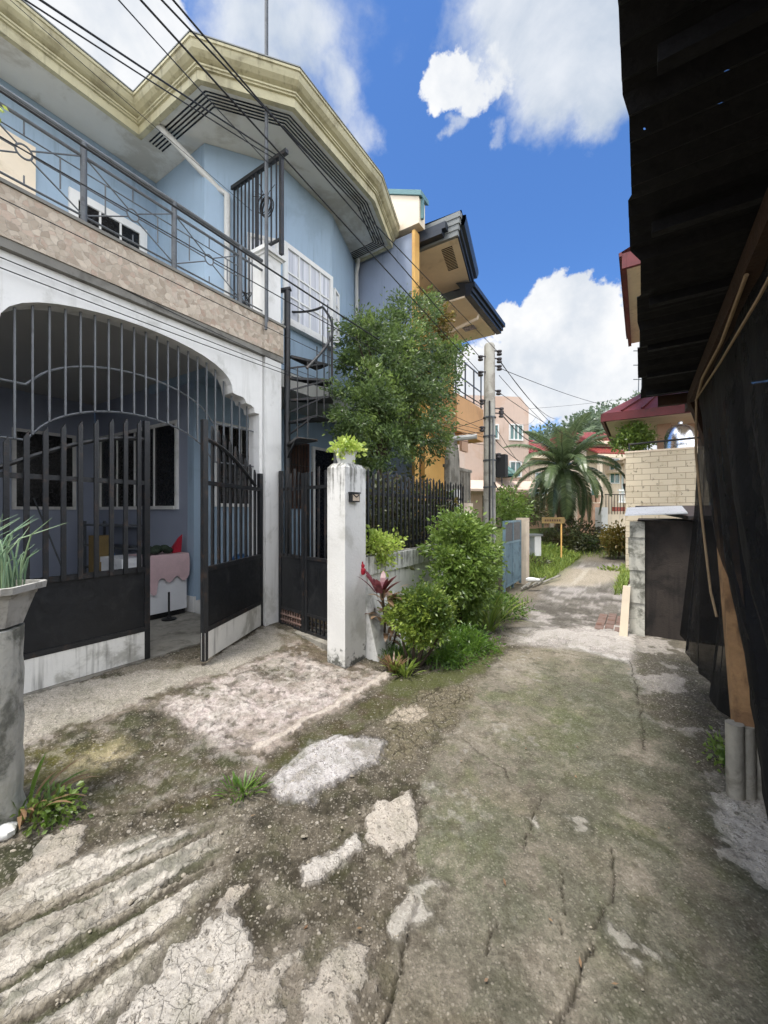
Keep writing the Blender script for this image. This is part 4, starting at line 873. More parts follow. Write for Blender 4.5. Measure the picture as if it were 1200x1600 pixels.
for px, py, n, z, lab, r, sag in lo:
    a = at_n(px, py, n); b = onpole(z, -.14); e = a+(a-b).normalized()*1.5
    mid = W(3.74,3.84,(a.z+b.z)/2)
    if n < 3.74 and z < 3.2 and py > 300:
        q = W(3.79,3.90,3.35+.1*(z-2.95)/.05*.4)
        cable(e, q, sag, r, lab); cable(q, b, .06, r, lab.replace('running','continuing').split(' along')[0].split(' across')[0].split(' below')[0]+' from stair pole to utility pole, strand at height %s' % ('one' if py < 320 else 'two' if py < 350 else 'three' if py < 390 else 'four'))
    else: cable(e, b, sag, r, lab)
for i, (x, y, d, z, dx, r) in enumerate([(870,655,16,4.4,.17,.01),(900,690,18,4.38,.17,.01),(880,700,17,3.45,.2,.014),(850,690,15,3.4,.2,.014),(840,720,15,2.9,.1,.01),(1010,640,20,4.24,.17,.008)]):
    cable(onpole(z,dx), at_d(x,y,d), .25, r, ['cable from the top right insulator descending behind the palm','second cable from the right insulators descending behind the palm','thick dark cable from the middle of the pole down toward the palm','lower thick dark cable from the pole past the peach building','low cable from the meter box crossing the peach building front','cable from the third right insulator falling toward the red porch roof'][i])
for i, (x, y, d, z, dx, lab) in enumerate([(905,690,22,4.1,.17,'thin cable from the pole crossing just above the palm crown'),(955,700,24,3.78,.17,'thin cable from the pole reaching the bright red roofed house'),(830,735,17,2.6,.12,'slack cable from the pole to the corner of the peach building'),(862,760,17,3.1,.12,'slack cable from the pole into the palm fronds'),(838,650,19,3.45,.2,'cable from the pole past the top corner of the peach building')]):
    cable(onpole(z,dx), at_d(x,y,d), .35, .008, lab)
cable(at_d(770,735,24), at_d(1040,590,26), .3, .016, 'long nearly level cable crossing the sky behind the palm', group=None)
cable(at_d(800,640,30), at_d(1040,612,30), .2, .014, 'faint second level cable crossing the sky above the red roofs', group=None)
for k in range(3):
    q = onpole(3.3-.25*k, -.1); cable(q, W(7.0+.3*k,4.3,3.2+.25*k), .12, .007, ['service drop from the pole to the orange house, lowest of three','service drop from the pole to the orange house, middle of three','service drop from the pole to the orange house, highest of three'][k])
# ------------------------------------------------------------------ peach building
def pxbox(F, *a): return MB().fbox(F, *a)
pa, pb = at_d(726,800,18.0), at_d(826,800,18.9)
FP = Fr((pa.x,pa.y,0), (pb-pa)); FP.ay = Vector((-FP.ax.y, FP.ax.x, 0)); LP = (pb-pa).length
PH = thing('peach_building', 'plain peach plastered flat roofed building behind the utility pole', 'building', FP(LP/2,0,0))
m = MB(); m.prism_f(FP, [(0,0),(LP,0),(LP,6.45),(LP-.45,6.95),(0,6.82)], 0, 6); m.build('wall', M['peach'], PH)
def fwin(F, parent, x0, x1, y0, y1, d, frame='white', gl='tealglass', cols=2, rows=1):
    a = at_d(x0,y0,d); b = at_d(x1,y1,d); s0 = (a-F.O).dot(F.ax); s1 = (b-F.O).dot(F.ax)
    window(parent, F, s0, s1, b.z, a.z, cols, rows, M[frame], M[gl], fw=.06, proud=.06, mull=.05)
fwin(FP, PH, 797,819,664,686,18.6, cols=3); fwin(FP, PH, 798,816,722,744,18.6); fwin(FP, PH, 768,780,664,684,18.3,cols=1); fwin(FP, PH, 770,780,722,732,18.3,cols=1)
a = at_d(771,744,18.3); b = at_d(800,734,18.3); m = MB(); s0 = (a-FP.O).dot(FP.ax); s1 = (b-FP.O).dot(FP.ax)
m.add([FP(s0,0,3.7),FP(s1,0,3.7),FP(s1,-.8,3.25),FP(s0,-.8,3.25),FP(s0,-.8,3.15),FP(s1,-.8,3.15),FP(s0,0,3.15),FP(s1,0,3.15)], [(0,1,2,3),(3,2,5,4),(0,3,4,6),(1,7,5,2)]); m.build('awning', M['tealglass'], PH)
m = MB(); m.add([FP(-.3,-.02,3.0),FP(LP+.2,-.02,3.0),FP(LP+.2,-.9,2.55),FP(-.3,-.9,2.55),FP(-.3,-.9,2.45),FP(LP+.2,-.9,2.45),FP(-.3,-.02,2.9),FP(LP+.2,-.02,2.9)], [(0,1,2,3),(3,2,5,4),(4,5,7,6),(0,3,4,6),(1,7,5,2)]); m.build('canopy', M['peach'], PH)
for s in (.9,1.9): MB().fbox(FP, s, s+.75, -.03, .0, 1.0, 2.3).build('opening', M['dark'], PH)
# perimeter wall behind the palm
pa, pb = at_d(800,800,17.0), at_d(940,800,18.5); FQ = Fr((pa.x,pa.y,0),(pb-pa)); FQ.ay = Vector((-FQ.ax.y,FQ.ax.x,0)); LQ = (pb-pa).length
pw = thing('perimeter_wall', 'pinkish garden wall with pierced block band behind the coconut palm', 'wall', FQ(LQ/2,0,0))
MB().fbox(FQ, 0, LQ, 0, .15, 0, 1.95).build('wall_body', M['tan'], pw)
m = MB(); 
for k in range(int(LQ/.3)): m.fbox(FQ, k*.3+.05, k*.3+.25, -.02, .16, 2.0, 2.22)
m.fbox(FQ, 0, LQ, -.03, .17, 2.222, 2.32); m.build('pierced_band', M['tan'], pw)
for s in (.3, 1.9, 3.2): MB().fbox(FQ, s, s+.22, -.05, .2, 0, 2.35).build('pier', M['cream'], pw)
# red roofed houses beyond the palm
def gable_house(name, label, x0, x1, d, ywall, ytop, depth, col, roof, wins):
    pa, pb = at_d(x0,800,d), at_d(x1,800,d+.6); F = Fr((pa.x,pa.y,0),(pb-pa)); F.ay = Vector((-F.ax.y,F.ax.x,0)); Ln = (pb-pa).length
    zw = EYE+(800-ywall)/FPX*d; zt = EYE+(800-ytop)/FPX*d
    t = thing(name, label, 'house', F(Ln/2,0,0)); MB().fbox(F, 0, Ln, 0, depth, 0, zw).build('wall', M[col], t)
    m = MB(); k = int(Ln/.22)
    for i in range(k):                                  # tile ribs run up the slope
        s = -.3+(Ln+.6)*i/k; w = (Ln+.6)/k
        m.hexa([F(s,-.5,zw-.05),F(s+w*.72,-.5,zw-.05),F(s+w*.72,depth*.5,zt),F(s,depth*.5,zt),F(s,-.5,zw+.10),F(s+w*.72,-.5,zw+.10),F(s+w*.72,depth*.5,zt+.12),F(s,depth*.5,zt+.12)])
    m.add([F(-.3,-.5,zw),F(Ln+.3,-.5,zw),F(Ln+.3,depth*.5,zt+.02),F(-.3,depth*.5,zt+.02),F(-.3,depth+.5,zw),F(Ln+.3,depth+.5,zw)], [(0,1,2,3),(3,2,5,4),(0,3,4),(1,5,2)])
    m.build('roof', M[roof], t); MB().fbox(F, -.35, Ln+.35, -.58, -.46, zw-.2, zw-.02).build('eaves_board', M['cream'], t)
    for (a0,a1,z0,z1) in wins: window(t, F, Ln*a0, Ln*a1, z0, z1, 2, 1, M['white'], M['tealglass'], fw=.06, mull=.05)
    return t, F, Ln
gable_house('red_roofed_house', 'cream house with orange red tiled roof left of the palm crown', 828, 872, 23, 712, 676, 5, 'cream', 'redroof', [(.2,.6,2.6,3.8)])
t2, F2r, L2 = gable_house('red_roofed_house', 'tall cream house with bright red tiled roof right of the palm crown', 916, 990, 25, 690, 664, 5, 'cream', 'redroof', [(.5,.68,3.4,4.9),(.75,.9,2.2,4.0),(.1,.3,2.4,3.6)])
m = MB(); zz = EYE+(800-712)/FPX*25
for i in range(11): m.hexa([F2r(-.2+i*.19,-1.4,zz-.1),F2r(-.06+i*.19,-1.4,zz-.1),F2r(-.06+i*.19,-.02,zz+.45),F2r(-.2+i*.19,-.02,zz+.45),F2r(-.2+i*.19,-1.4,zz),F2r(-.06+i*.19,-1.4,zz),F2r(-.06+i*.19,-.02,zz+.6),F2r(-.2+i*.19,-.02,zz+.6)])
m.add([F2r(-.25,-1.42,zz-.06),F2r(1.95,-1.42,zz-.06),F2r(1.95,-.02,zz+.5),F2r(-.25,-.02,zz+.5)], [(0,1,2,3)]); m.build('porch_roof', M['redroof'], t2)
m = MB(); m.fbox(F2r,-.3,2.0,-1.5,-1.4,zz-.3,zz-.1); m.fbox(F2r,1.6,3.0,-1.2,0,zz-.55,zz-.35); m.fbox(F2r,1.4,2.8,-.9,0,zz-1.1,zz-.9); m.build('porch_cornice', M['cream'], t2)
for s in (-.1,1.7,2.6): MB().fbox(F2r, s, s+.2, -1.3, -1.1, 0, zz-.3).build('porch_column', M['cream'], t2)
m = MB()
for i in range(12): m.lathe(F2r(1.3+i*.14,-1.25,2.2), [(.03,0),(.05,.15),(.025,.3),(.05,.45),(.03,.6)], 6)
m.fbox(F2r,1.2,3.0,-1.32,-1.18,2.8,2.9); m.fbox(F2r,1.2,3.0,-1.32,-1.18,2.1,2.2); m.build('balustrade', M['white'], t2, True)
MB().fbox(F2r,1.0,2.3,-1.2,-1.0,1.6,1.85).build('red_awning', M['redroof'], t2)
# white gate pier at the bend
gp = thing('yard_wall', 'whitewashed yard wall with a pier at the bend of the lane', 'wall', at_d(960,860,17))
pa, pb = at_d(936,800,16.8), at_d(1000,800,17.5); FR = Fr((pa.x,pa.y,0),(pb-pa)); FR.ay = Vector((-FR.ax.y,FR.ax.x,0))
MB().fbox(FR, .45, 3.5, .05, .2, 0, 1.45).build('wall_body', M['cream'], gp); MB().fbox(FR, .1, .44, -.03, .3, 0, 1.75).build('pier', M['white'], gp)
m = MB()
for i in range(14): m.bar(FR(.5+i*.16,.12,1.45), FR(.5+i*.16,.12,2.3), .025)
m.bar(FR(.45,.12,2.3), FR(2.8,.12,2.3), .04); m.build('railing', M['rust'], gp)
# ------------------------------------------------------------------ street sign and box
q = at_z(877, 865, .42); sg = thing('street_sign', 'small yellow sign board on a thin post on the grassy bank', 'sign', q)
MB().tube([q-ZV*.1, q+ZV*.98], .022, 8).build('post', M['orange'], sg, True)
F_ = Fr(q, Vector((1,-.1,0))); MB().fbox(F_, -.52, .08, -.03, -.01, .82, .99).build('board', M['yellow'], sg)
m = MB()
for i in range(7): m.fbox(F_, -.44+i*.062, -.405+i*.062, -.034, -.030, .875, .93)
m.build('lettering', M['wood_dark'], sg)
q = at_z(836, 868, .3); bx_ = thing('white_box', 'upright white metal box with a grey lid on the grassy bank', 'box', q); F_ = Fr(q, Vector((1,.35,0)))
MB().fbox(F_, -.11, .11, -.12, .12, .0, .56).build('body', M['white'], bx_); MB().fbox(F_, -.32, .14, -.16, .2, .565, .62).build('lid', M['roofgrey'], bx_)
q = at_z(830, 908, .2); m = MB(); m.sphere(q+ZV*.03, .08, 7, 5, (1.5,.8,.6)); m.sphere(q+Vector((.11,.03,.02)), .06, 6, 5, (1.4,1,.6)); tag(m.build('white_sack', M['white_pl'], None, True), 'crumpled white plastic sack lying on the roadside grass', 'sack')
# ------------------------------------------------------------------ antenna tower far behind
at_ = MB(); b0 = at_d(1004,700,70); 
for dx, dy in ((-.8,-.8),(.8,-.8),(.8,.8),(-.8,.8)): at_.bar(b0+Vector((dx,dy,-10)), b0+Vector((dx*.35,dy*.35,19)), .13)
for k in range(12):
    s = .8-.5*k/12
    at_.bar(b0+Vector((-s,-s,k*1.6)), b0+Vector((s,-s,k*1.6+.8)), .09); at_.bar(b0+Vector((s,-s,k*1.6+.8)), b0+Vector((-s,-s,k*1.6+1.6)), .09)
for z in (12,14.5,17): at_.bar(b0+Vector((-1.6,0,z)), b0+Vector((1.6,0,z)), .12)
tag(at_.build('radio_mast', M['irongrey'], None), 'thin lattice radio mast far behind the red porch roof', 'radio mast')
# ------------------------------------------------------------------ right: terrace house
RH = thing('terrace_house', 'house with block walled terrace, red porch roof and red fascia eaves behind the dark shed', 'house', W(14,-1,0))
MB().bx(12.2, 12.36, -1.35, .36, 0, 3.08).build('terrace_wall', M['blockwall'], RH)
MB().bx(12.18, 12.38, -1.37, .38, 3.083, 3.13).build('coping', M['cream'], RH)
MB().bx(12.37, 18, .20, .36, 0, 3.05).build('side_wall', M['cream'], RH)
MB().bx(12.37, 18, -3, .19, 1.9, 2.05).build('terrace_floor', M['concrete'], RH)
m = MB(); m.tube([W(12.3,.3,3.32), W(12.3,-1.3,3.36)], .025, 8)
for n in (.28,-.5,-1.25): m.tube([W(12.3,n,3.1), W(12.3,n,3.34)], .018, 6)
m.build('terrace_rail', M['iron'], RH, True)
q = at_u(1036,690,14.2); MB().bx(14.1, 14.4, uv_of(at_u(1048,690,14.1))[1], uv_of(at_u(1027,690,14.1))[1], 2.05, 5.2).build('porch_column', M['tan'], RH)
MB().bx(14.5, 14.7, -4, uv_of(at_u(1046,690,14.5))[1], 2.05, 5.0).build('house_wall', M['tan'], RH)
MB().bx(13.9, 14.45, -4, -.55, 4.35, 4.75).build('lintel', M['beige'], RH)
e = [(12.9,.95),(12.9,-3),(18,-3),(18,.95)]; m = MB()
ez = 4.12; ap = [W(15.0,-1.0,5.75), W(16.5,-1.0,5.75)]
vs = [W(a,b,ez+.22) for a,b in e]+ap; m.add(vs, [(0,1,4),(1,2,5,4),(2,3,5),(3,0,4,5)]); m.build('porch_roof', M['maroon'], RH)
m = MB()
for a, b in zip(e, e[1:]+e[:1]): m.bar(W(*a,ez+.10), W(*b,ez+.10), .07, .22)
for k in range(7):
    f = .12+.12*k; m.bar(W(*e[0],ez+.25).lerp(W(*e[1],ez+.25), f), ap[0]+ZV*.02, .04, .04); m.bar(W(*e[3],ez+.25).lerp(W(*e[0],ez+.25), f), ap[1].lerp(ap[0],f)+ZV*.02, .04, .04)
m.build('porch_fascia', M['maroon'], RH)
MB().prism_z([(13.0,.86),(13.0,-2.9),(17.9,-2.9),(17.9,.86)], ez-.02, ez).build('porch_soffit', M['cream'], RH)
m = MB(); m.bx(9.5, 13.9, -2.5, .26, 6.53, 6.58); m.build('upper_soffit', M['cream'], RH)
m = MB(); m.bx(9.42, 13.98, .262, .34, 6.48, 6.78); m.bx(9.42, 9.50, -2.5, .26, 6.48, 6.78); m.bx(9.4, 14, .342, .39, 6.72, 6.80); m.build('upper_fascia', M['maroon'], RH)
MB().bx(9.9, 13.6, -2.6, -.6, 5.0, 6.53).build('upper_wall', M['cream'], RH)
m = MB(); m.add([W(9.42,.4,6.8),W(13.98,.4,6.8),W(13.98,-2.5,7.9),W(9.42,-2.5,7.9)], [(0,1,2,3)]); m.build('upper_roof', M['maroon'], RH)
q = at_u(1063,690,13.0); tk = thing('water_tank', 'shiny stainless steel water tank on the block walled terrace', 'water tank', Vector((q.x,q.y,2.05)))
MB().lathe(Vector((q.x,q.y,2.4)), [(.05,0),(.30,.03),(.36,.1),(.365,.5),(.36,.55),(.365,.6),(.36,.95),(.345,1.15),(.28,1.33),(.14,1.43),(.06,1.45),(.06,1.5),(.02,1.51)], 24).build('tank', M['steel'], tk, True)
m = MB(); m.lathe(Vector((q.x,q.y,2.05)), [(.28,0),(.28,.02),(.25,.34),(.2,.345)], 4); m.build('tank_stand', M['iron'], tk)
# ------------------------------------------------------------------ dark shed
SHD = thing('shed', 'low dark shed with sooty walls and a white tin roof sheet at the lane edge', 'shed', W(6.7,-.6,0))
MB().bx(6.0, 6.2, -1.6, -.02, 0, 1.44).build('front_wall', M['shedwall'], SHD); MB().bx(6.21, 8.4, -1.6, .05, 0, 1.44).build('rear_block', M['shedwall'], SHD)
m = MB(); 
for k in range(7): m.bx(5.93+.012*(k%2), 6.10, -.03, .13+.008*(k%3), k*.205, k*.205+.2)
m.build('corner_pillar', M['post'], SHD)
m = MB(); m.hexa([W(5.85,.18,1.50),W(5.85,-.45,1.53),W(6.7,-.45,1.62),W(6.7,.18,1.60),W(5.85,.18,1.515),W(5.85,-.45,1.545),W(6.7,-.45,1.635),W(6.7,.18,1.615)]); m.build('tin_sheet', M['tin'], SHD)
m = MB(); m.hexa([W(5.9,-.46,1.46),W(5.9,-1.7,1.5),W(8.4,-1.7,1.6),W(8.4,.1,1.6),W(5.9,-.46,1.50),W(5.9,-1.7,1.54),W(8.4,-1.7,1.66),W(8.4,.1,1.66)]); m.build('shed_roof', M['rust'], SHD)
tag(MB().hexa([W(5.75,.15,0),W(5.79,.15,0),W(5.79,.24,0),W(5.75,.24,0),W(5.86,.12,.62),W(5.90,.12,.62),W(5.90,.20,.62),W(5.86,.20,.62)]).build('plank', M['cream'], None), 'pale board leaning on the corner of the dark shed', 'board')
m = MB()
for i in range(3):
    for j in range(4):
        u = 5.95+j*.23+.1*(i%2); n = .20+i*.115; m.bx(u, u+.21, n, n+.10, -.03, .014+.006*random.random())
tag(m.build('brick_paving', M['brickred'], None), 'patch of flat pinkish bricks set in the lane beside the shed', 'bricks')
m = MB()
for k in range(5): m.bar(W(8.6+.12*k,.25-.06*k,0), W(8.75+.12*k,.05-.05*k,.75+.12*random.random()), .05,.025)
tag(m.build('timber_offcuts', M['timber_dark'], None), 'brown timber offcuts leaning behind the dark shed', 'timber')
# ------------------------------------------------------------------ lean-to with net
LT = thing('lean_to', 'low black corrugated lean-to roof on timber over the right side of the lane', 'lean-to', W(2.5,-1,0))
m = MB(); us = [-2.0+.03*i for i in range(219)]; RNG2 = random.Random(5)
nn = [0.02-.02*k for k in range(0)]; ncol = 30
def rzf(u, n): return 2.62+.012*math.sin(u*2*math.pi/.09)+(-n)*.02+.012*math.sin(u*1.7)
edge = {}; e0 = 0
for i, u in enumerate(us):
    if i % 12 == 0: e0 = RNG2.uniform(-.02,.025)
    edge[i] = e0
cols = [0,.02,.05]+[.05+.06*k for k in range(1,40)]
for i, u in enumerate(us):
    for j, c_ in enumerate(cols): m.v.append(tuple(W(u, edge[i]+.02-c_, rzf(u, edge[i]-c_)-.02*((i//12)%2))))
K = len(cols); holes = set()
def hole(px, py, w=1, h=1):
    p = at_z(px, py, 2.63); u, n = uv_of(p); i = int((u+2.0)/.03); j = max(3, min(K-2, 2+int((-n-.05)/.06)))
    for a in range(w):
        for b in range(h): holes.add((i+a, j+b))
holes_small = [(1117,100),(1110,152),(1018,390),(1008,182)]
for i in range(len(us)-1):
    for j in range(K-1): m.f.append((i*K+j, (i+1)*K+j, (i+1)*K+j+1, i*K+j+1))
# rust holes: each opens one face by an inset diamond
fm = {}
for idx, f in enumerate(m.f): fm[(f[0]//K, f[0]%K)] = idx
drop = []
for px, py in holes_small:
    p = at_z(px, py, 2.625); u, n = uv_of(p); i = min(range(len(us)), key=lambda k: abs(us[k]-u)); j = min(range(K), key=lambda k: abs(edge[i]-cols[k]-n))
    if (i, j) in fm and j < K-1:
        ft = m.f[fm[(i,j)]]; drop.append(fm[(i,j)]); q = [Vector(m.v[x]) for x in ft]; c0 = sum(q, Vector())/4
        b = len(m.v); m.v += [tuple(c0+(x-c0)*s) for x, s in zip(q, (.16,.12,.2,.1))]
        for k in range(4): m.f.append((ft[k], ft[(k+1)%4], b+(k+1)%4, b+k))
m.f = [f for i, f in enumerate(m.f) if i not in drop]
m.build('roof_sheet', M['roofblack'], LT)
m = MB()
for k, u in enumerate([-1.2,-.35,.55,1.1,1.75,2.35,3.0,3.6,4.15]): m.bar(W(u,-.03,2.575), W(u,-2.3,2.60), .035,.04)
m.build('batten', M['roofblack'], LT)
m = MB(); m.bar(W(-1.5,-.36,2.50), W(4.5,-.36,2.50), .07,.10); m.bar(W(-1.5,-2.2,2.5), W(4.5,-2.2,2.5), .07,.1); m.build('beam', M['timber_dark'], LT)
m = MB(); m.bar(W(4.35,-.12,2.54), W(4.35,-2.3,2.54), .05,.09); m.bar(W(4.2,-.35,2.48), W(3.7,-.45,1.9), .05); m.build('brace', M['timber_dark'], LT)
ps = MB(); a = W(2.92,-.47,.36); b = W(3.62,-.42,2.46); ps.bar(a, b, .088,.085); ps.build('timber_post', M['wood'], LT)
sl = MB(); F_ = Fr(W(2.90,-.475,0), Vector((1,0,0)))
for k in range(3): sl.tube([F_(-.055+.062*k,0,-.03), F_(-.06+.062*k,.0,.40-.01*k)], .042, 10)
sl.build('post_sleeve', M['concrete'], LT, True)
m = MB(); m.bx(-2, 4.45, -2.34, -2.29, 0, 2.66); m.bx(-2.05, -2.0, -2.28, -.4, 0, 2.6); m.build('rear_wall', M['tarp'], LT)
m = MB(); m.bx(4.47,4.52,-2.4,-.62,0,2.6); m.build('end_wall', M['tarp'], LT)
# hanging nets
def net_sheet(label, top, bot, ztop, zbot, ku, kz, seed, edge=None):
    m = MB()
    for i in range(ku+1):
        f = i/ku
        for j in range(kz+1):
            g_ = j/kz; ut, nt = top(f); ub, nb = bot(f); u = ut+(ub-ut)*g_; n = nt+(nb-nt)*g_; z = ztop+(zbot(f)-ztop)*g_
            n -= abs(.035*math.sin(u*9+seed+1.2*math.sin(u*3))+.02*math.sin(u*23+g_*2+seed)+.05*math.sin(g_*3+seed)*math.sin(u*2.1))*min(1,g_*2+.1)
            if edge: u = edge(z)*(1-f)+.2*f
            m.v.append(tuple(W(u+.02*math.sin(g_*5+u*4), n, z)))
    for i in range(ku):
        for j in range(kz): m.f.append((i*(kz+1)+j, (i+1)*(kz+1)+j, (i+1)*(kz+1)+j+1, i*(kz+1)+j+1))
    tag(m.build('shade_net', M['net'], None, True), label, 'net')
net_sheet('black see-through shade net hanging between the timber post and the dark shed', lambda f: (4.42-1.35*f, -.42-.10*f), lambda f: (4.42-1.35*f, -.27-.24*f), 2.47, lambda f: .46-.34*f**.7-.02*math.sin(f*14), 44, 24, 0)
net_sheet('black shade net hanging in heavy folds in front of the timber post nearest the camera', lambda f: (3.60-3.4*f, -.37), lambda f: (2.76-2.6*f, -.37-.05*f), 2.47, lambda f: .03, 70, 30, 2.0, lambda z: float(np.interp(z, [0,.5,.95,1.28,2.5], [1.62,1.98,2.44,3.05,4.15])))
m = MB(); m.tube([W(2.0,-.33,2.44), W(2.6,-.335,2.40), W(3.3,-.33,2.42), W(3.75,-.34,2.38), W(3.8,-.34,2.0), W(3.72,-.37,1.5), W(3.55,-.40,1.0), W(3.45,-.42,.85)], .008, 6)
m.tube([W(.9,-.36,2.35), W(1.8,-.33,2.27), W(2.6,-.33,2.30), W(3.75,-.335,2.38)], .006, 6)
tag(m.build('tan_rope', M['rope'], None, True), 'tan cord strung along the lean-to beam and hanging down by the timber post', 'cord')
# ------------------------------------------------------------------ planter on its post, lower left
pc = Vector((-2.03,1.97,0)); 
m = MB(); pr = []
for k in range(14):
    z = -.05+1.02*k/13; pr.append((.158+.004*math.sin(k*2.1)+.012*(k < 2), z))
tag(m.lathe(pc+Vector((.045,0,0)), pr+[(.02,.98)], 24).build('concrete_post', M['post'], None, True), 'round mossy concrete post carrying the grey planter', 'post')
PLN = thing('planter', 'grey plastic planter full of spring onions on a mossy post', 'planter', pc+ZV*.985)
F_ = Fr(pc+ZV*.985, Vector((1,.12,0)))
def ring(hl, hw, z): return [F_(-hl,-hw,z),F_(hl-.03,-hw,z),F_(hl,-hw+.03,z),F_(hl,hw-.03,z),F_(hl-.03,hw,z),F_(-hl,hw,z)]
m = MB(); R5 = [ring(.19,.085,0),ring(.235,.12,.17),ring(.262,.14,.172),ring(.266,.143,.205),ring(.245,.125,.205),ring(.235,.115,.15)]
vs = [v for r in R5 for v in r]; m.add(vs, [(i*6+j, i*6+(j+1)%6, (i+1)*6+(j+1)%6, (i+1)*6+j) for i in range(5) for j in range(6)]+[(5,4,3,2,1,0)]); m.build('trough', M['plastic_grey'], PLN)
m = MB(); m.add(ring(.236,.118,.172), [(0,1,2,3,4,5)]); m.build('soil', M['soil'], PLN)
# ------------------------------------------------------------------ vegetation
def leaf_mesh(name, mat, pts, nrm, size, parent=None, loc=None, aspect=.45, droop=.2, seed=1, var=.35):
    r = np.random.default_rng(seed); N = len(pts); pts = np.asarray(pts); nrm = np.asarray(nrm)
    ax = nrm+r.normal(0,.75,(N,3)); ax[:,2] -= droop; ax /= np.linalg.norm(ax,axis=1)[:,None]+1e-9
    t = r.normal(0,1,(N,3)); t[:,2] *= .4; sd = np.cross(ax, t+np.array([0,0,.0])); sd /= np.linalg.norm(sd,axis=1)[:,None]+1e-9
    up = np.cross(sd, ax); s = size*(1+r.uniform(-var,var,N))[:,None]
    a = pts; m1 = pts+ax*s*.5+sd*s*aspect*.5+up*s*.08; m2 = pts+ax*s*.5-sd*s*aspect*.5+up*s*.08; tip = pts+ax*s
    v = np.stack([a,m1,tip,m2],1).reshape(-1,3); m = MB(); m.v = v.tolist(); b = np.arange(N)*4
    m.f = np.concatenate([np.stack([b,b+1,b+2],1), np.stack([b,b+2,b+3],1)]).tolist()
    return m.build(name, mat, parent, False, loc)
def crown_pts(lobes, clumps, per, spread, seed, shell=.55, flat=.75, wild=.06):
    r = np.random.default_rng(seed); P = []; Nn = []; vol = np.array([l[1][0]*l[1][1]*l[1][2] for l in lobes])**.75; vol /= vol.sum()
    for l, k in zip(lobes, r.multinomial(clumps, vol)):
        c, rad = np.array(l[0]), np.array(l[1])
        for _ in range(k):
            d = r.normal(0,1,3); d /= np.linalg.norm(d); q = shell+(1-shell)*r.random()**.6; ctr = c+d*rad*q*(1+r.normal(0,wild))
            n = int(per*r.uniform(.5,1.5)); o = r.normal(0,1,(n,3))*spread*np.array([1,1,flat])*r.uniform(.7,1.3)
            P.append(ctr+o); Nn.append(np.repeat((d+np.array([0,0,.25]))[None], n, 0)+o/spread*.35)
    return np.concatenate(P), np.concatenate(Nn)
def limbs(m, base, top, lobes, r0, n, seed):
    rr = random.Random(seed); base = Vector(base); top = Vector(top); mid = base.lerp(top,.5)+Vector((rr.uniform(-.06,.06),rr.uniform(-.06,.06),0))
    m.tube([base, base.lerp(mid,.5), mid, mid.lerp(top,.5), top], [r0*1.25,r0,r0*.85,r0*.7,r0*.55], 8)
    for i in range(n):
        l = lobes[i % len(lobes)]; t = Vector(l[0])+Vector([rr.uniform(-.55,.55)*x for x in l[1]]); s = mid.lerp(top, rr.uniform(.2,1))
        k = s.lerp(t,.5)+Vector((rr.uniform(-.08,.08),rr.uniform(-.08,.08),.08)); m.tube([s,k,t],[r0*.45,r0*.28,r0*.1],5)
# the ficus behind the fence
o = W(5.15,3.25,0); T = thing('ficus_tree', 'dense dark green ficus tree growing behind the iron fence', 'tree', o)
B = o
def lb(px, py, n, rx, rz, ry=None): p = at_n(px, py, n); return ((p.x,p.y,p.z),(rx, ry or rx, rz))
lobes = [lb(590,560,3.3,.62,.55),lb(640,520,3.2,.5,.6),lb(568,570,3.4,.38,.62),lb(555,640,3.3,.5,.5),lb(620,640,3.1,.68,.55),lb(670,590,3.0,.5,.45),lb(688,560,3.0,.36,.28),lb(650,680,3.1,.5,.4),lb(585,690,3.2,.5,.42),lb(632,480,3.3,.22,.34),lb(705,545,3.0,.22,.14),lb(556,520,3.4,.24,.34),lb(552,680,3.3,.24,.32),lb(660,475,3.2,.14,.26),lb(610,600,3.5,.7,.8)]
P_, N_ = crown_pts([((l[0][0]+.07,l[0][1],l[0][2]),l[1]) for l in lobes], 600, 68, .07, 3, .5, .75, .10)
leaf_mesh('crown', M['tree_leaf'], P_, N_, .058, T, None, .45, .3, 5)
m = MB(); limbs(m, at_n(578,735,3.2)*1.0-ZV*1.6, at_n(595,640,3.25), lobes, .055, 16, 2); m.build('trunk', M['bark'], T, True)
# creeper of bougainvillea hanging at the orange wall edge
lobes = [lb(658,455,3.45,.14,.3),lb(675,490,3.4,.28,.3),lb(690,510,3.35,.3,.22)]
P_, N_ = crown_pts(lobes, 50, 22, .07, 33, .3); t = leaf_mesh('creeper', M['croton_leaf'], P_, N_, .08, None, W(6.6,3.45,4), .5, .3, 6)
tag(t, 'yellow green creeper spilling over the edge of the orange wall', 'creeper')
# roadside bushes
o = W(4.95,2.0,0); t = thing('tall_bush', 'tall bright green bush against the garden wall beside the utility pole', 'bush', o)
lobes = [((*(W(4.95,2.0,1.12)),),(.42,.4,.36)),((*(W(4.8,1.95,.85)),),(.38,.34,.32)),((*(W(5.15,2.0,.9)),),(.36,.34,.34)),((*(W(4.95,1.95,.55)),),(.33,.3,.35)),((*(W(5.05,2.0,.3)),),(.28,.28,.3)),((*(W(4.9,2.05,1.36)),),(.24,.22,.16)),((*(W(4.72,1.95,1.3)),),(.12,.12,.14)),((*(W(5.2,1.9,1.25)),),(.14,.14,.14)),((*(W(4.6,1.9,.62)),),(.14,.14,.14)),((*(W(5.3,1.95,.62)),),(.16,.14,.18)),((*(W(5.0,1.95,1.5)),),(.08,.08,.10))]
P_, N_ = crown_pts(lobes, 420, 34, .055, 12, .5, .75, .17); leaf_mesh('crown', M['bush_leaf'], P_, N_, .056, t, None, .5, .35, 7, .55)
m = MB(); limbs(m, o, W(4.95,2.0,.9), lobes, .03, 10, 4); m.build('stem', M['bark'], t, True)
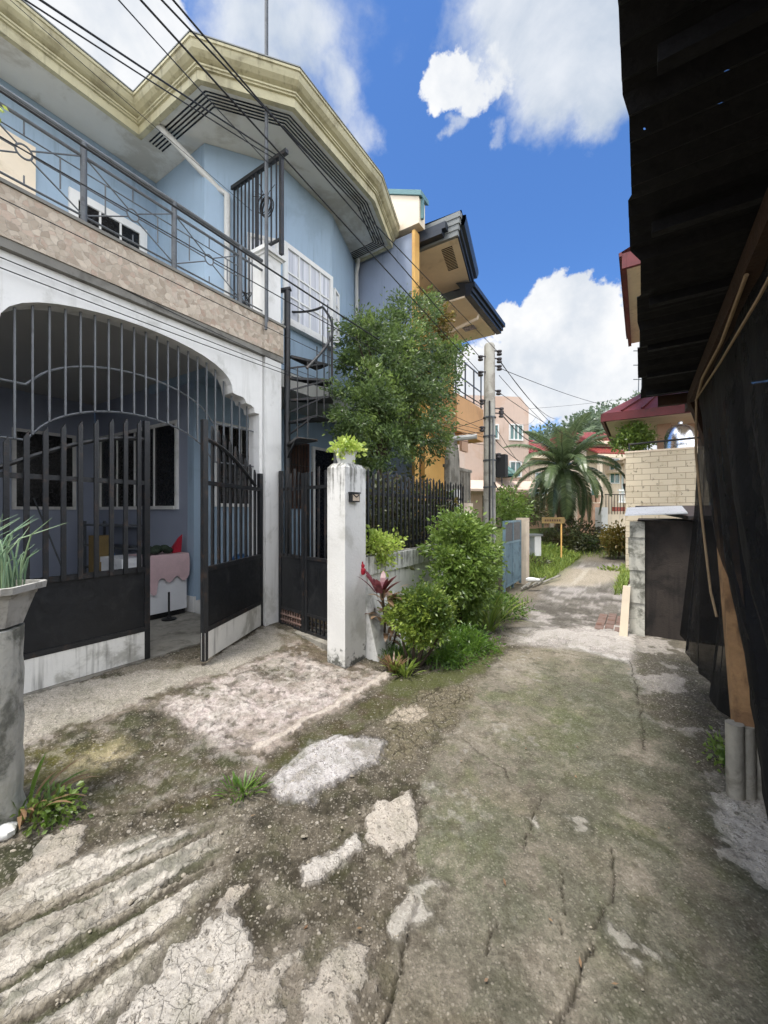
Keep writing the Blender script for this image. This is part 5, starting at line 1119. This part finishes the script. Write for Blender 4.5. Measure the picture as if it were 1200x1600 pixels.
o = W(3.52,1.92,0); t = thing('round_shrub', 'round clipped yellow green shrub on bare stems in front of the white wall', 'shrub', o)
cc = at_d(657,962,4.05); lobes = [((cc.x+.01,cc.y,cc.z+.13),(.24,.24,.15)),((cc.x-.07,cc.y,cc.z+.02),(.25,.24,.13)),((cc.x+.11,cc.y,cc.z+.05),(.2,.22,.14)),((cc.x+.05,cc.y-.03,cc.z-.10),(.24,.22,.08)),((cc.x-.02,cc.y-.02,cc.z-.22),(.13,.15,.05))]
P_, N_ = crown_pts(lobes, 400, 28, .034, 14, .68, .6, .10); leaf_mesh('crown', M['shrub_leaf'], P_, N_, .036, t, None, .5, .1, 8, .5)
m = MB(); sb = at_z(648,1042,0.0); limbs(m, sb, cc-ZV*.2, lobes, .018, 9, 6)
for k in range(4): m.tube([sb+Vector((.03*k-.04,.02,0)), sb+Vector((.09*k-.1,.03,.16)), cc+Vector((.14*k-.2,0,-.15))], [.018,.014,.008], 6)
m.build('stem', M['bark'], t, True)
def blades(mb, base, n, length, width, spread, seed, arch=.6, segs=5, up=1.0):
    r = random.Random(seed)
    for i in range(n):
        a = r.uniform(0,6.283); L = length*r.uniform(.6,1.15); dv = Vector((math.cos(a),math.sin(a),0)); tilt = r.uniform(.1,spread)
        b = Vector(base)+dv*r.uniform(0,.03)*(1+spread*2); pts = []; p = b; ang = tilt
        for k in range(segs+1):
            pts.append(p); ang2 = ang+arch*k/segs; p = p+(ZV*math.cos(ang2)*up+dv*math.sin(ang2))*(L/segs)
        ws = [width*(.55+.9*math.sin(math.pi*min(.97,(k+.6)/(segs+1)))) for k in range(segs)]+[width*.08]
        mb.ribbon(pts, ws, dv.cross(ZV))
o = at_z(600,1010,.02); t = thing('cordyline', 'dark red cordyline with drooping dry lower leaves beside the gate post', 'plant', o)
top = at_d(597,925,4.05); m = MB(); blades(m, top, 16, .26, .020, .9, 3, .5); m.build('red_leaves', M['red_leaf'], t)
m = MB()
for k in range(7): blades(m, o.lerp(top,.15+.12*k)+Vector((.05*(k%3),0,0)), 7, .24, .018, 1.3, 40+k, 1.5)
m.build('dry_leaves', M['dry_leaf'], t); m = MB(); m.tube([o, o.lerp(top,.5)+Vector((.02,0,0)), top], .014, 6); m.tube([o+Vector((.1,0,0)), at_d(622,975,4.0)], .012, 6); m.build('stem', M['bark'], t, True)
# weeds along the wall foot, each clump a plant
clumps = [(615,1050,.15,'dry_leaf','long leaved straw coloured tuft at the foot of the white gate post wall',.5),(632,1054,.16,'grass_leaf','arching grass tuft under the round clipped shrub',.9),(700,1036,.18,'weed_leaf','ferny weed clump right of the round shrub stems',1),(735,1022,.24,'weed_leaf','ferny weed clump below the tall bright bush',1),(765,985,.5,'grass_leaf','tall strappy grass clump between tall bush and lane',.8),(785,968,.45,'weed_leaf','dark leafy weed clump beside the pole base',1),(715,1010,.3,'weed_leaf','weed clump nestled under the tall bush, nearest the wall',1)]
for i, (x, y, h, mt, lab, sp) in enumerate(clumps):
    b = at_z(x, y, .0); t = thing('weed_clump', lab, 'weeds', b, 'weeds along the garden wall foot')
    m = MB(); blades(m, b, 60 if mt != 'weed_leaf' else 26, h*1.2, .006 if mt != 'weed_leaf' else .007, sp, 60+i, .9); m.build('blades', M[mt], t)
    if mt == 'weed_leaf':
        P_, N_ = crown_pts([((b.x,b.y,h*.4),(.26,.2,h*.45)),((b.x+.14,b.y+.05,h*.3),(.2,.18,h*.3))], 60, 16, .05, 70+i, .35); leaf_mesh('leaves', M['weed_leaf'], P_, N_, .045, t, None, .35, .2, i)
for i, (x, y, lab, k) in enumerate([(380,1236,'small bright grass tuft growing from the crack in the driveway',26),(1138,1190,'small green weed by the base of the timber post sleeve',0),(78,1275,'low leafy green weed at the driveway edge by the planter post',0)]):
    b = at_z(x, y, .02); t = thing('weed', lab, 'weed', b)
    if k: m = MB(); blades(m, b, 70, .085, .0028, 1.2, 90+i, .6); m.build('blades', M['weed_leaf'], t)
    else:
        P_, N_ = crown_pts([((b.x,b.y,.07),(.10,.08,.06))], 20, 16, .035, 92+i, .3); leaf_mesh('leaves', M['bush_leaf'], P_, N_, .028, t, None, .7, .1, i)
        m = MB(); blades(m, b, 10, .14, .004, .9, 94+i); m.build('stems', M['weed_leaf'], t)
b = at_z(30,1278,.02); t = thing('strappy_plant', 'strappy half dry plant at the foot of the mossy planter post', 'plant', b)
m = MB(); blades(m, b, 16, .26, .007, .9, 101, 1.0); m.build('green_leaves', M['weed_leaf'], t); m = MB(); blades(m, b, 18, .3, .006, 1.2, 102, 1.4); m.build('dry_leaves', M['dry_leaf'], t)
b = at_z(8,1308,.0); m = MB(); m.sphere(b+ZV*.025, .045, 8, 5, (1.1,.8,.8)); m.sphere(b+Vector((-.03,.02,.02)), .05, 7, 5, (1.3,1,.5)); tag(m.build('white_bag', M['white_pl'], None, True), 'crumpled white bag at the left edge below the strappy plant', 'bag')
# spring onions, planted in the trough
F_ = Fr(pc+ZV*.985, Vector((1,.12,0))); m = MB(); rr = random.Random(9)
for i in range(130):
    b = F_(rr.uniform(-.22,.19), rr.uniform(-.09,.09), .172); L = rr.uniform(.18,.42); a = rr.gauss(0,.28); c = rr.gauss(0,.25)
    pts = [b, b+Vector((a*.3,c*.3,1))*L*.35, b+Vector((a*.6,c*.6,1))*L*.7, b+Vector((a*1.2,c*1.2,.92))*L]
    m.tube(pts, [.004,.005,.004,.0006], 5, False)
tag(m.build('spring_onions', M['onion_leaf'], None, True), 'bunch of grey green spring onions standing in the grey planter', 'spring onions')
# plants in pots
P_, N_ = crown_pts([((*W(3.28,2.585,2.21),),(.13,.13,.06)),((*W(3.34,2.57,2.2),),(.1,.1,.05)),((*W(3.22,2.57,2.2),),(.09,.09,.05))], 46, 14, .03, 120, .5); leaf_mesh('leaves', M['lime_leaf'], P_, N_, .05, pp, None, .7, .0, 3)
P_, N_ = crown_pts([((*W(.84,3.98,4.52),),(.08,.08,.08))], 14, 12, .03, 121, .3); leaf_mesh('leaves', M['lime_leaf'], P_, N_, .04, hp, None, .5, .5, 3)
b = W(3.72,2.5,1.06); t = thing('trailing_plant', 'lime green trailing plant hanging over the garden wall coping by the gate post', 'plant', b)
P_, N_ = crown_pts([((*W(3.68,2.50,1.22),),(.12,.1,.12)),((*W(3.85,2.47,1.12),),(.17,.08,.12)),((*W(3.80,2.45,.98),),(.08,.05,.10)),((*W(3.98,2.48,1.22),),(.10,.06,.06))], 75, 14, .04, 122, .4); leaf_mesh('leaves', M['lime_leaf'], P_, N_, .05, t, None, .55, .3, 4)
# garden behind the fence
for i, (u, n, h, mt, lab, rx) in enumerate([(4.1,2.95,2.0,'dull_leaf','brownish green shrub behind the fence next to the gate post',.4),(4.7,3.0,2.05,'dull_leaf','dull leafy shrub behind the middle of the fence',.45),(5.3,2.95,2.1,'dull_leaf','dark garden shrub behind the fence below the ficus',.45),(5.9,2.95,2.0,'croton_leaf','croton bush with mottled leaves behind the far end of the fence',.4),(6.35,2.9,1.8,'weed_leaf','green shrub at the far end of the iron fence',.35)]):
    b = W(u,n,0); t = thing('garden_shrub', lab, 'shrub', b, 'shrubs in the fenced garden')
    P_, N_ = crown_pts([((*W(u,n,h*.78),),(rx,.26,h*.28)),((*W(u+.1,n+.05,h*.45),),(rx,.25,h*.4))], 110, 13, .07, 130+i, .35); leaf_mesh('crown', M[mt], P_, N_, .085, t, None, .5, .4, 9)
    m = MB(); limbs(m, b, W(u,n,h*.7), [((*W(u,n,h*.7),),(rx,.2,.3))], .018, 7, i); m.build('stem', M['bark'], t, True)
b = W(6.05,2.95,0); t = thing('fan_palm', 'young palm with broad yellow green leaves behind the far end of the fence', 'palm', b); m = MB()
blades(m, W(6.05,2.95,1.45), 22, .62, .035, .9, 140, .8); m.build('fronds', M['bush_leaf'], t); m = MB(); m.tube([b, W(6.05,2.95,1.5)], .05, 8); m.build('trunk', M['palmbark'], t, True)
# coconut palm
b = at_d(868,836,15.6); b = Vector((b.x,b.y,.35)); pcx = at_d(880,732,15.6); t = thing('coconut_palm', 'coconut palm with drooping fronds standing where the lane turns', 'palm', b)
MB().tube([b-ZV*.3, b.lerp(pcx,.35)+Vector((.10,0,0)), b.lerp(pcx,.7)+Vector((.08,0,0)), pcx], [.19,.14,.12,.11], 10).build('trunk', M['palmbark'], t, True)
rr = random.Random(21); NFR = 38
for i in range(NFR):
    az = i*2.39996; el = math.radians(86-128*(i/NFR)**1.0); L = rr.uniform(2.1,2.65); dv = Vector((math.cos(az),math.sin(az),0)); p = pcx+dv*.08; ang = el; pts = []
    for k in range(15): pts.append(p); ang = max(ang, -1.42+.1*math.sin(i*3.1)); ang -= (.062+.006*k)*(1.2-.35*(el > .9)+.4*(el < .1)); p = p+(dv*math.cos(ang)+ZV*math.sin(ang))*(L/14)
    m = MB(); m.tube(pts, [.026-.0016*k for k in range(15)], 4, False); side = dv.cross(ZV)
    for k in range(60):
        f = .12+.87*k/60; x = f*14; j = min(13,int(x)); q = pts[j].lerp(pts[j+1], x-j); tg = (pts[j+1]-pts[j]).normalized(); upv = side.cross(tg)
        ll = .50*math.sin(math.pi*min(.98,.16+.82*f))**.7*rr.uniform(.85,1.1)
        for s in (-1,1):
            d1 = (side*s*.8+tg*.55+upv*.25).normalized(); d2 = (d1*.8-ZV*.75).normalized()
            m.ribbon([q, q+d1*ll*.45, q+d1*ll*.45+d2*ll*.5], [.014,.022,.003], tg)
    m.build('frond', M['palm_leaf'], t)
# greenery at the bend
for i, (x, y, d, rx, rz, mt, lab) in enumerate([(905,838,14.6,.75,.62,'dull_leaf','dark leafy bush heap under the coconut palm'),(868,846,14.6,.6,.42,'dull_leaf','low dark shrub left of the palm trunk'),(935,862,15.2,.8,.3,'weed_leaf','bright green weed bank at the bend of the lane'),(960,868,14.9,.5,.25,'weed_leaf','green weeds beside the white yard wall'),(968,842,13.0,.42,.45,'croton_leaf','yellow green croton bush beside the dark shed corner'),(795,790,12.5,.55,.6,'bush_leaf','bright shrub rising behind the blue gate'),(818,800,14.5,.7,.5,'dull_leaf','dull green tree behind the concrete gate post'),(850,868,13.2,.7,.3,'grass_leaf','grassy hump on the bank beside the sign'),(825,890,10.8,.5,.25,'dull_leaf','weedy tangle at the edge of the bank near the gate post'),(962,905,10.6,.25,.22,'grass_leaf','grass tuft at the lane edge before the shed')]):
    c = at_d(x, y, d); b = Vector((c.x,c.y,max(0,c.z-rz))); t = thing('bank_shrub', lab, 'shrub', b)
    P_, N_ = crown_pts([((c.x,c.y,c.z),(rx,rx*.8,rz)),((c.x+rx*.4,c.y-.1,c.z-.1),(rx*.7,rx*.6,rz*.7)),((c.x-rx*.4,c.y+.1,c.z-.05),(rx*.6,rx*.6,rz*.8))], 130, 13, .10, 150+i, .4); leaf_mesh('crown', M[mt], P_, N_, .12, t, None, .4, .2, 11)
    m = MB(); limbs(m, b-ZV*.1, c, [((c.x,c.y,c.z),(rx*.8,rx*.6,rz*.6))], .03, 6, i); m.build('stem', M['bark'], t, True)
c = at_u(990,685,13.3); t = thing('terrace_bush', 'leafy green bush on the terrace under the red porch roof', 'bush', Vector((c.x,c.y,2.05)))
P_, N_ = crown_pts([((c.x,c.y,c.z+.1),(.36,.3,.3)),((c.x-.22,c.y,c.z-.12),(.25,.25,.25)),((c.x+.18,c.y,c.z-.05),(.25,.25,.3))], 150, 16, .08, 170, .45); leaf_mesh('crown', M['bush_leaf'], P_, N_, .10, t, None, .5, .2, 12)
m = MB(); limbs(m, Vector((c.x,c.y,2.05)), c, [((c.x,c.y,c.z),(.4,.3,.3))], .03, 6, 3); m.lathe(Vector((c.x,c.y,2.052)), [(.2,0),(.27,.3),(.25,.3)], 12); m.build('stem', M['bark'], t, True)
# grass on the bank
m = MB(); rr = random.Random(33)
for i in range(5200):
    if i < 3600: u = rr.uniform(9.3,15.5); n = 1.75+abs(rr.gauss(0,.75))
    elif i < 4600: u = rr.uniform(15.2,17.5); n = rr.uniform(-1,3)
    else: u = rr.uniform(8.6,13); n = .45-abs(rr.gauss(0,.14))
    b = W(u,n,gz(u,n)-.02); a = rr.uniform(0,6.28); dv = Vector((math.cos(a),math.sin(a),0)); L = rr.uniform(.08,.26)
    m.ribbon([b, b+ZV*L*.6+dv*L*.15, b+ZV*L*.85+dv*L*.5], [.008,.008,.001], dv.cross(ZV))
tag(m.build('grass', M['grass_leaf'], None), kind='stuff')
m = MB()
for i in range(2600):
    u = rr.uniform(3.5,7.3); n = 2.45-abs(rr.gauss(0,.33)); 
    if n < 1.45: continue
    b = W(u,n,gz(u,n)-.01); a = rr.uniform(0,6.28); dv = Vector((math.cos(a),math.sin(a),0)); L = rr.uniform(.05,.18)
    m.ribbon([b, b+ZV*L*.6+dv*L*.2, b+ZV*L*.8+dv*L*.6], [.005,.006,.001], dv.cross(ZV))
tag(m.build('verge_weeds', M['weed_leaf'], None), kind='stuff')
# loose stones and litter on the lane
m = MB(); rr = random.Random(44)
for i in range(420):
    x = rr.uniform(0,1200) if i % 4 == 0 else rr.uniform(0,640); y = rr.uniform(1060,1600); p = at_z(x,y,0); u, n = uv_of(p)
    if n > 3.9 or (n < -.2 and u > 3): continue
    r0 = rr.choice([.003,.004,.005,.006,.010]) if 1.2 < n < 3 else rr.choice([.002,.003,.004]); p.z = gz(u,n)+r0*.5
    m.sphere(p, r0, 6, 4, (rr.uniform(.8,1.5),rr.uniform(.8,1.3),rr.uniform(.5,.8)))
M['pebble'] = pm('loose_pebble', S(150,142,128), .45, 14, .9, .3)
tag(m.build('loose_stones', M['pebble'], None), kind='stuff')
m = MB()
for i in range(22):
    x = rr.uniform(250,1150); y = rr.uniform(1030,1560); p = at_z(x,y,0); u, n = uv_of(p)
    if n > 3.5 or n < -.3: continue
    p.z = gz(u,n)+.012; a = rr.uniform(0,6.28); d = Vector((math.cos(a),math.sin(a),.15))*rr.uniform(.008,.018); s = Vector((-math.sin(a),math.cos(a),rr.uniform(-.3,.3)))*.005
    m.add([p-d, p+s, p+d, p-s], [(0,1,2),(0,2,3)])
tag(m.build('fallen_leaves', M['dry_leaf'], None), kind='stuff')
# ------------------------------------------------------------------ hill and its trees
m = MB(); nx, ny = 40, 14
for i in range(nx+1):
    for j in range(ny+1):
        x = -10+i*2.2; y = 40+j*6; h = 8.5*math.exp(-((x-26)/22)**2)*max(0,min(1,(y-42)/26))**.8+1.0*math.sin(x*.4+j)*(j > 2)
        m.v.append((x, y, h-.6))
for i in range(nx):
    for j in range(ny): m.f.append((i*(ny+1)+j, (i+1)*(ny+1)+j, (i+1)*(ny+1)+j+1, i*(ny+1)+j+1))
M['hill'] = pm('wooded_hill_ground', S(70,92,54), .3, .6, .95, .5); o = m.build('hill', M['hill'], None, True); tag(o, kind='structure')
labs = ['far round tree on the hill behind the peach building corner','far tree on the hill directly above the red roof left of the palm','tall far tree on the hill between palm top and red roof','far dark tree on the skyline right above the bright red roof','tallest spreading far tree on the skyline left of the porch roof','far tree half hidden by the porch roof edge','low far tree behind the palm crown','far tree low on the hill behind the palm top','far bushy tree on the hill behind the red porch roof']
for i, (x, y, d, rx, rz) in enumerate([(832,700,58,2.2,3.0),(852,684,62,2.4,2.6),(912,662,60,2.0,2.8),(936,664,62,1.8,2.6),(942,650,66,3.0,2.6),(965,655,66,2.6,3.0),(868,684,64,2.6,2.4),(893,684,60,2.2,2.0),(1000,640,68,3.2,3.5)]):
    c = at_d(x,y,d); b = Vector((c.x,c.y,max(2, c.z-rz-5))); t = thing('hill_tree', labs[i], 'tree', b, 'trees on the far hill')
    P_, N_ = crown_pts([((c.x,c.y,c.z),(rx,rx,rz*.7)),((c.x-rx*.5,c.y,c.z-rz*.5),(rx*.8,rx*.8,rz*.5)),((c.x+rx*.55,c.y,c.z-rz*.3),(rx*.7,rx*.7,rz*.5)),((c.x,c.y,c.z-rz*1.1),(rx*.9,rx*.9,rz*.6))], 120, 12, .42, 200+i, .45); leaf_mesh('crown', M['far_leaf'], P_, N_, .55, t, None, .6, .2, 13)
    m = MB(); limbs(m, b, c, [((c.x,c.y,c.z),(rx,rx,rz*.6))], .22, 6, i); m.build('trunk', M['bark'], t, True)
# ------------------------------------------------------------------ sky, sun, camera
SUN_DIR = (UV*-.38+NV*.07+ZV*1.2).normalized()
sun_el = math.asin(SUN_DIR.z); sun_az = math.atan2(SUN_DIR.x, SUN_DIR.y)
w = bpy.data.worlds.new('World'); bpy.context.scene.world = w
t = NT('', w); tc = t.n('ShaderNodeTexCoord').outputs['Generated']
sky = t.n('ShaderNodeTexSky', None, sky_type='NISHITA', sun_disc=False, sun_elevation=sun_el, sun_rotation=sun_az, altitude=50.0, air_density=1.0, dust_density=.6, ozone_density=2.0).outputs[0]
sky = t.mix(1.0, sky, (.43,.66,.95,1), 'MULTIPLY')
dirv = t.n('ShaderNodeVectorMath', {0:tc}, operation='NORMALIZE').outputs[0]
n1 = t.noise(dirv, 3.2, 9, .58, .3); n2 = t.noise(dirv, 9.0, 8, .6, .2); n3 = t.noise(dirv, 22.0, 5, .6)
def blobs(lst, wob):
    acc = None
    nz = t.n('ShaderNodeTexNoise', {'Vector':dirv,'Scale':7.0,'Detail':6.0,'Roughness':.6}).outputs[1]
    dv = t.n('ShaderNodeVectorMath', {0:t.n('ShaderNodeVectorMath', {0:nz,1:(.5,.5,.5)}, operation='SUBTRACT').outputs[0], 1:(wob,wob,wob)}, operation='MULTIPLY').outputs[0]
    dd = t.n('ShaderNodeVectorMath', {0:t.n('ShaderNodeVectorMath', {0:dirv,1:dv}, operation='ADD').outputs[0]}, operation='NORMALIZE').outputs[0]
    for x, y, r, a in lst:
        v = ray(x, y).normalized(); v2 = ray(x+r, y).normalized(); ca = min(.99999, v.dot(v2)); 
        d = t.n('ShaderNodeVectorMath', {0:dd,1:tuple(v)}, operation='DOT_PRODUCT').outputs['Value']
        k = t.lrange(d, 1-(1-ca)*1.9, 1-(1-ca)*.15, 0.0, a)
        acc = k if acc is None else t.math('MAXIMUM', acc, k)
    return acc
# crisp cumulus
cu = blobs([(885,475,48,1),(925,505,60,1),(850,535,65,1),(795,515,42,1),(945,575,75,1),(820,585,70,1),(880,600,80,1),(985,560,60,1),(760,575,60,.8),(700,620,90,.8),(930,650,90,.9),(1010,640,80,1),(1060,600,90,1),(708,125,40,.95),(700,150,32,.85),(738,165,34,.7),(760,130,40,.55),(800,640,60,.7),(180,90,130,1),(60,40,140,1),(250,60,70,.9)], .2)
cud = t.math('ADD', cu, t.math('ADD', t.math('MULTIPLY', t.math('SUBTRACT', n2, .5), 1.3), t.math('MULTIPLY', t.math('SUBTRACT', n3, .5), .6)))
cm = t.step(cud, .38, .66)
# soft high cloud
so = blobs([(900,20,150,1),(820,10,110,.9),(960,110,90,1),(890,130,60,.8),(740,20,60,.6),(440,30,110,.75),(520,140,55,.6),(380,80,90,.6),(560,200,40,.45),(715,212,18,.6),(782,214,18,.5),(540,10,90,.5),(620,40,60,.3),(760,120,50,.5),(960,440,60,.25),(1040,500,80,.3)], .16)
sd = t.math('ADD', so, t.math('ADD', t.math('MULTIPLY', t.math('SUBTRACT', n1, .5), 1.2), t.math('MULTIPLY', t.math('SUBTRACT', n2, .5), .7)))
sm = t.math('MULTIPLY', t.step(sd, .28, .85), .9)
# bright cloud added over the unseen sky to lift the ambient light
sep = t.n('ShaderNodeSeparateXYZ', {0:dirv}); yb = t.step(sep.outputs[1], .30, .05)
fill_cloud = t.math('MULTIPLY', t.step(n1, .36, .5), yb)
lowz = t.step(sep.outputs[2], .20, .02)
shade = t.lrange(t.math('ADD', t.math('MULTIPLY', t.noise(t.n('ShaderNodeVectorMath', {0:dirv,1:(.0,.0,.05)}, operation='ADD').outputs[0], 6.5, 6, .55), 1.0), t.math('MULTIPLY', n2, .5)), .58, .9, .0, 1.0)
CW = 4.6
wc = t.mix(shade, (.70*CW,.75*CW,.82*CW,1), (1.0*CW,1.0*CW,1.0*CW,1)); ws = t.mix(t.step(n1,.35,.65), (.50*CW,.58*CW,.68*CW,1), (.86*CW,.89*CW,.92*CW,1))
c = t.mix(t.math('MULTIPLY', lowz, .75), sky, (.78*CW,.83*CW,.9*CW,1))
c = t.mix(sm, c, ws); c = t.mix(fill_cloud, c, t.mix(t.step(n1,.35,.65), (8.,8.3,8.8,1), (13.,13.,13.1,1))); c = t.mix(cm, c, wc)
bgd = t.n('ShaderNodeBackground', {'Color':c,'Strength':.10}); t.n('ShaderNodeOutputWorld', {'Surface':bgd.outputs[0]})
sl_ = bpy.data.lights.new('sun', 'SUN'); sl_.energy = 1.9; sl_.angle = math.radians(12); sl_.color = (1.0,.95,.87)
so_ = bpy.data.objects.new('sun', sl_); C.objects.link(so_); so_.rotation_euler = SUN_DIR.to_track_quat('Z','Y').to_euler(); so_.location = (0,0,30)
cam = bpy.data.cameras.new('camera'); co = bpy.data.objects.new('camera', cam); C.objects.link(co); co.location = (0,0,EYE); co.rotation_euler = (math.radians(90),0,0)
cam.sensor_fit = 'VERTICAL'; cam.sensor_height = 32; cam.sensor_width = 24; cam.lens = 32*FPX/1600; cam.clip_start = .05; cam.clip_end = 2000
sc = bpy.context.scene; sc.camera = co
sc.view_settings.view_transform = 'Standard'; sc.view_settings.look = 'None'; sc.view_settings.exposure = 1.2; sc.view_settings.gamma = 1.0
sc.render.engine = 'CYCLES'; sc.cycles.max_bounces = 5; sc.cycles.use_adaptive_sampling = True; sc.cycles.adaptive_threshold = .025; sc.cycles.transparent_max_bounces = 12; sc.cycles.use_denoising = True
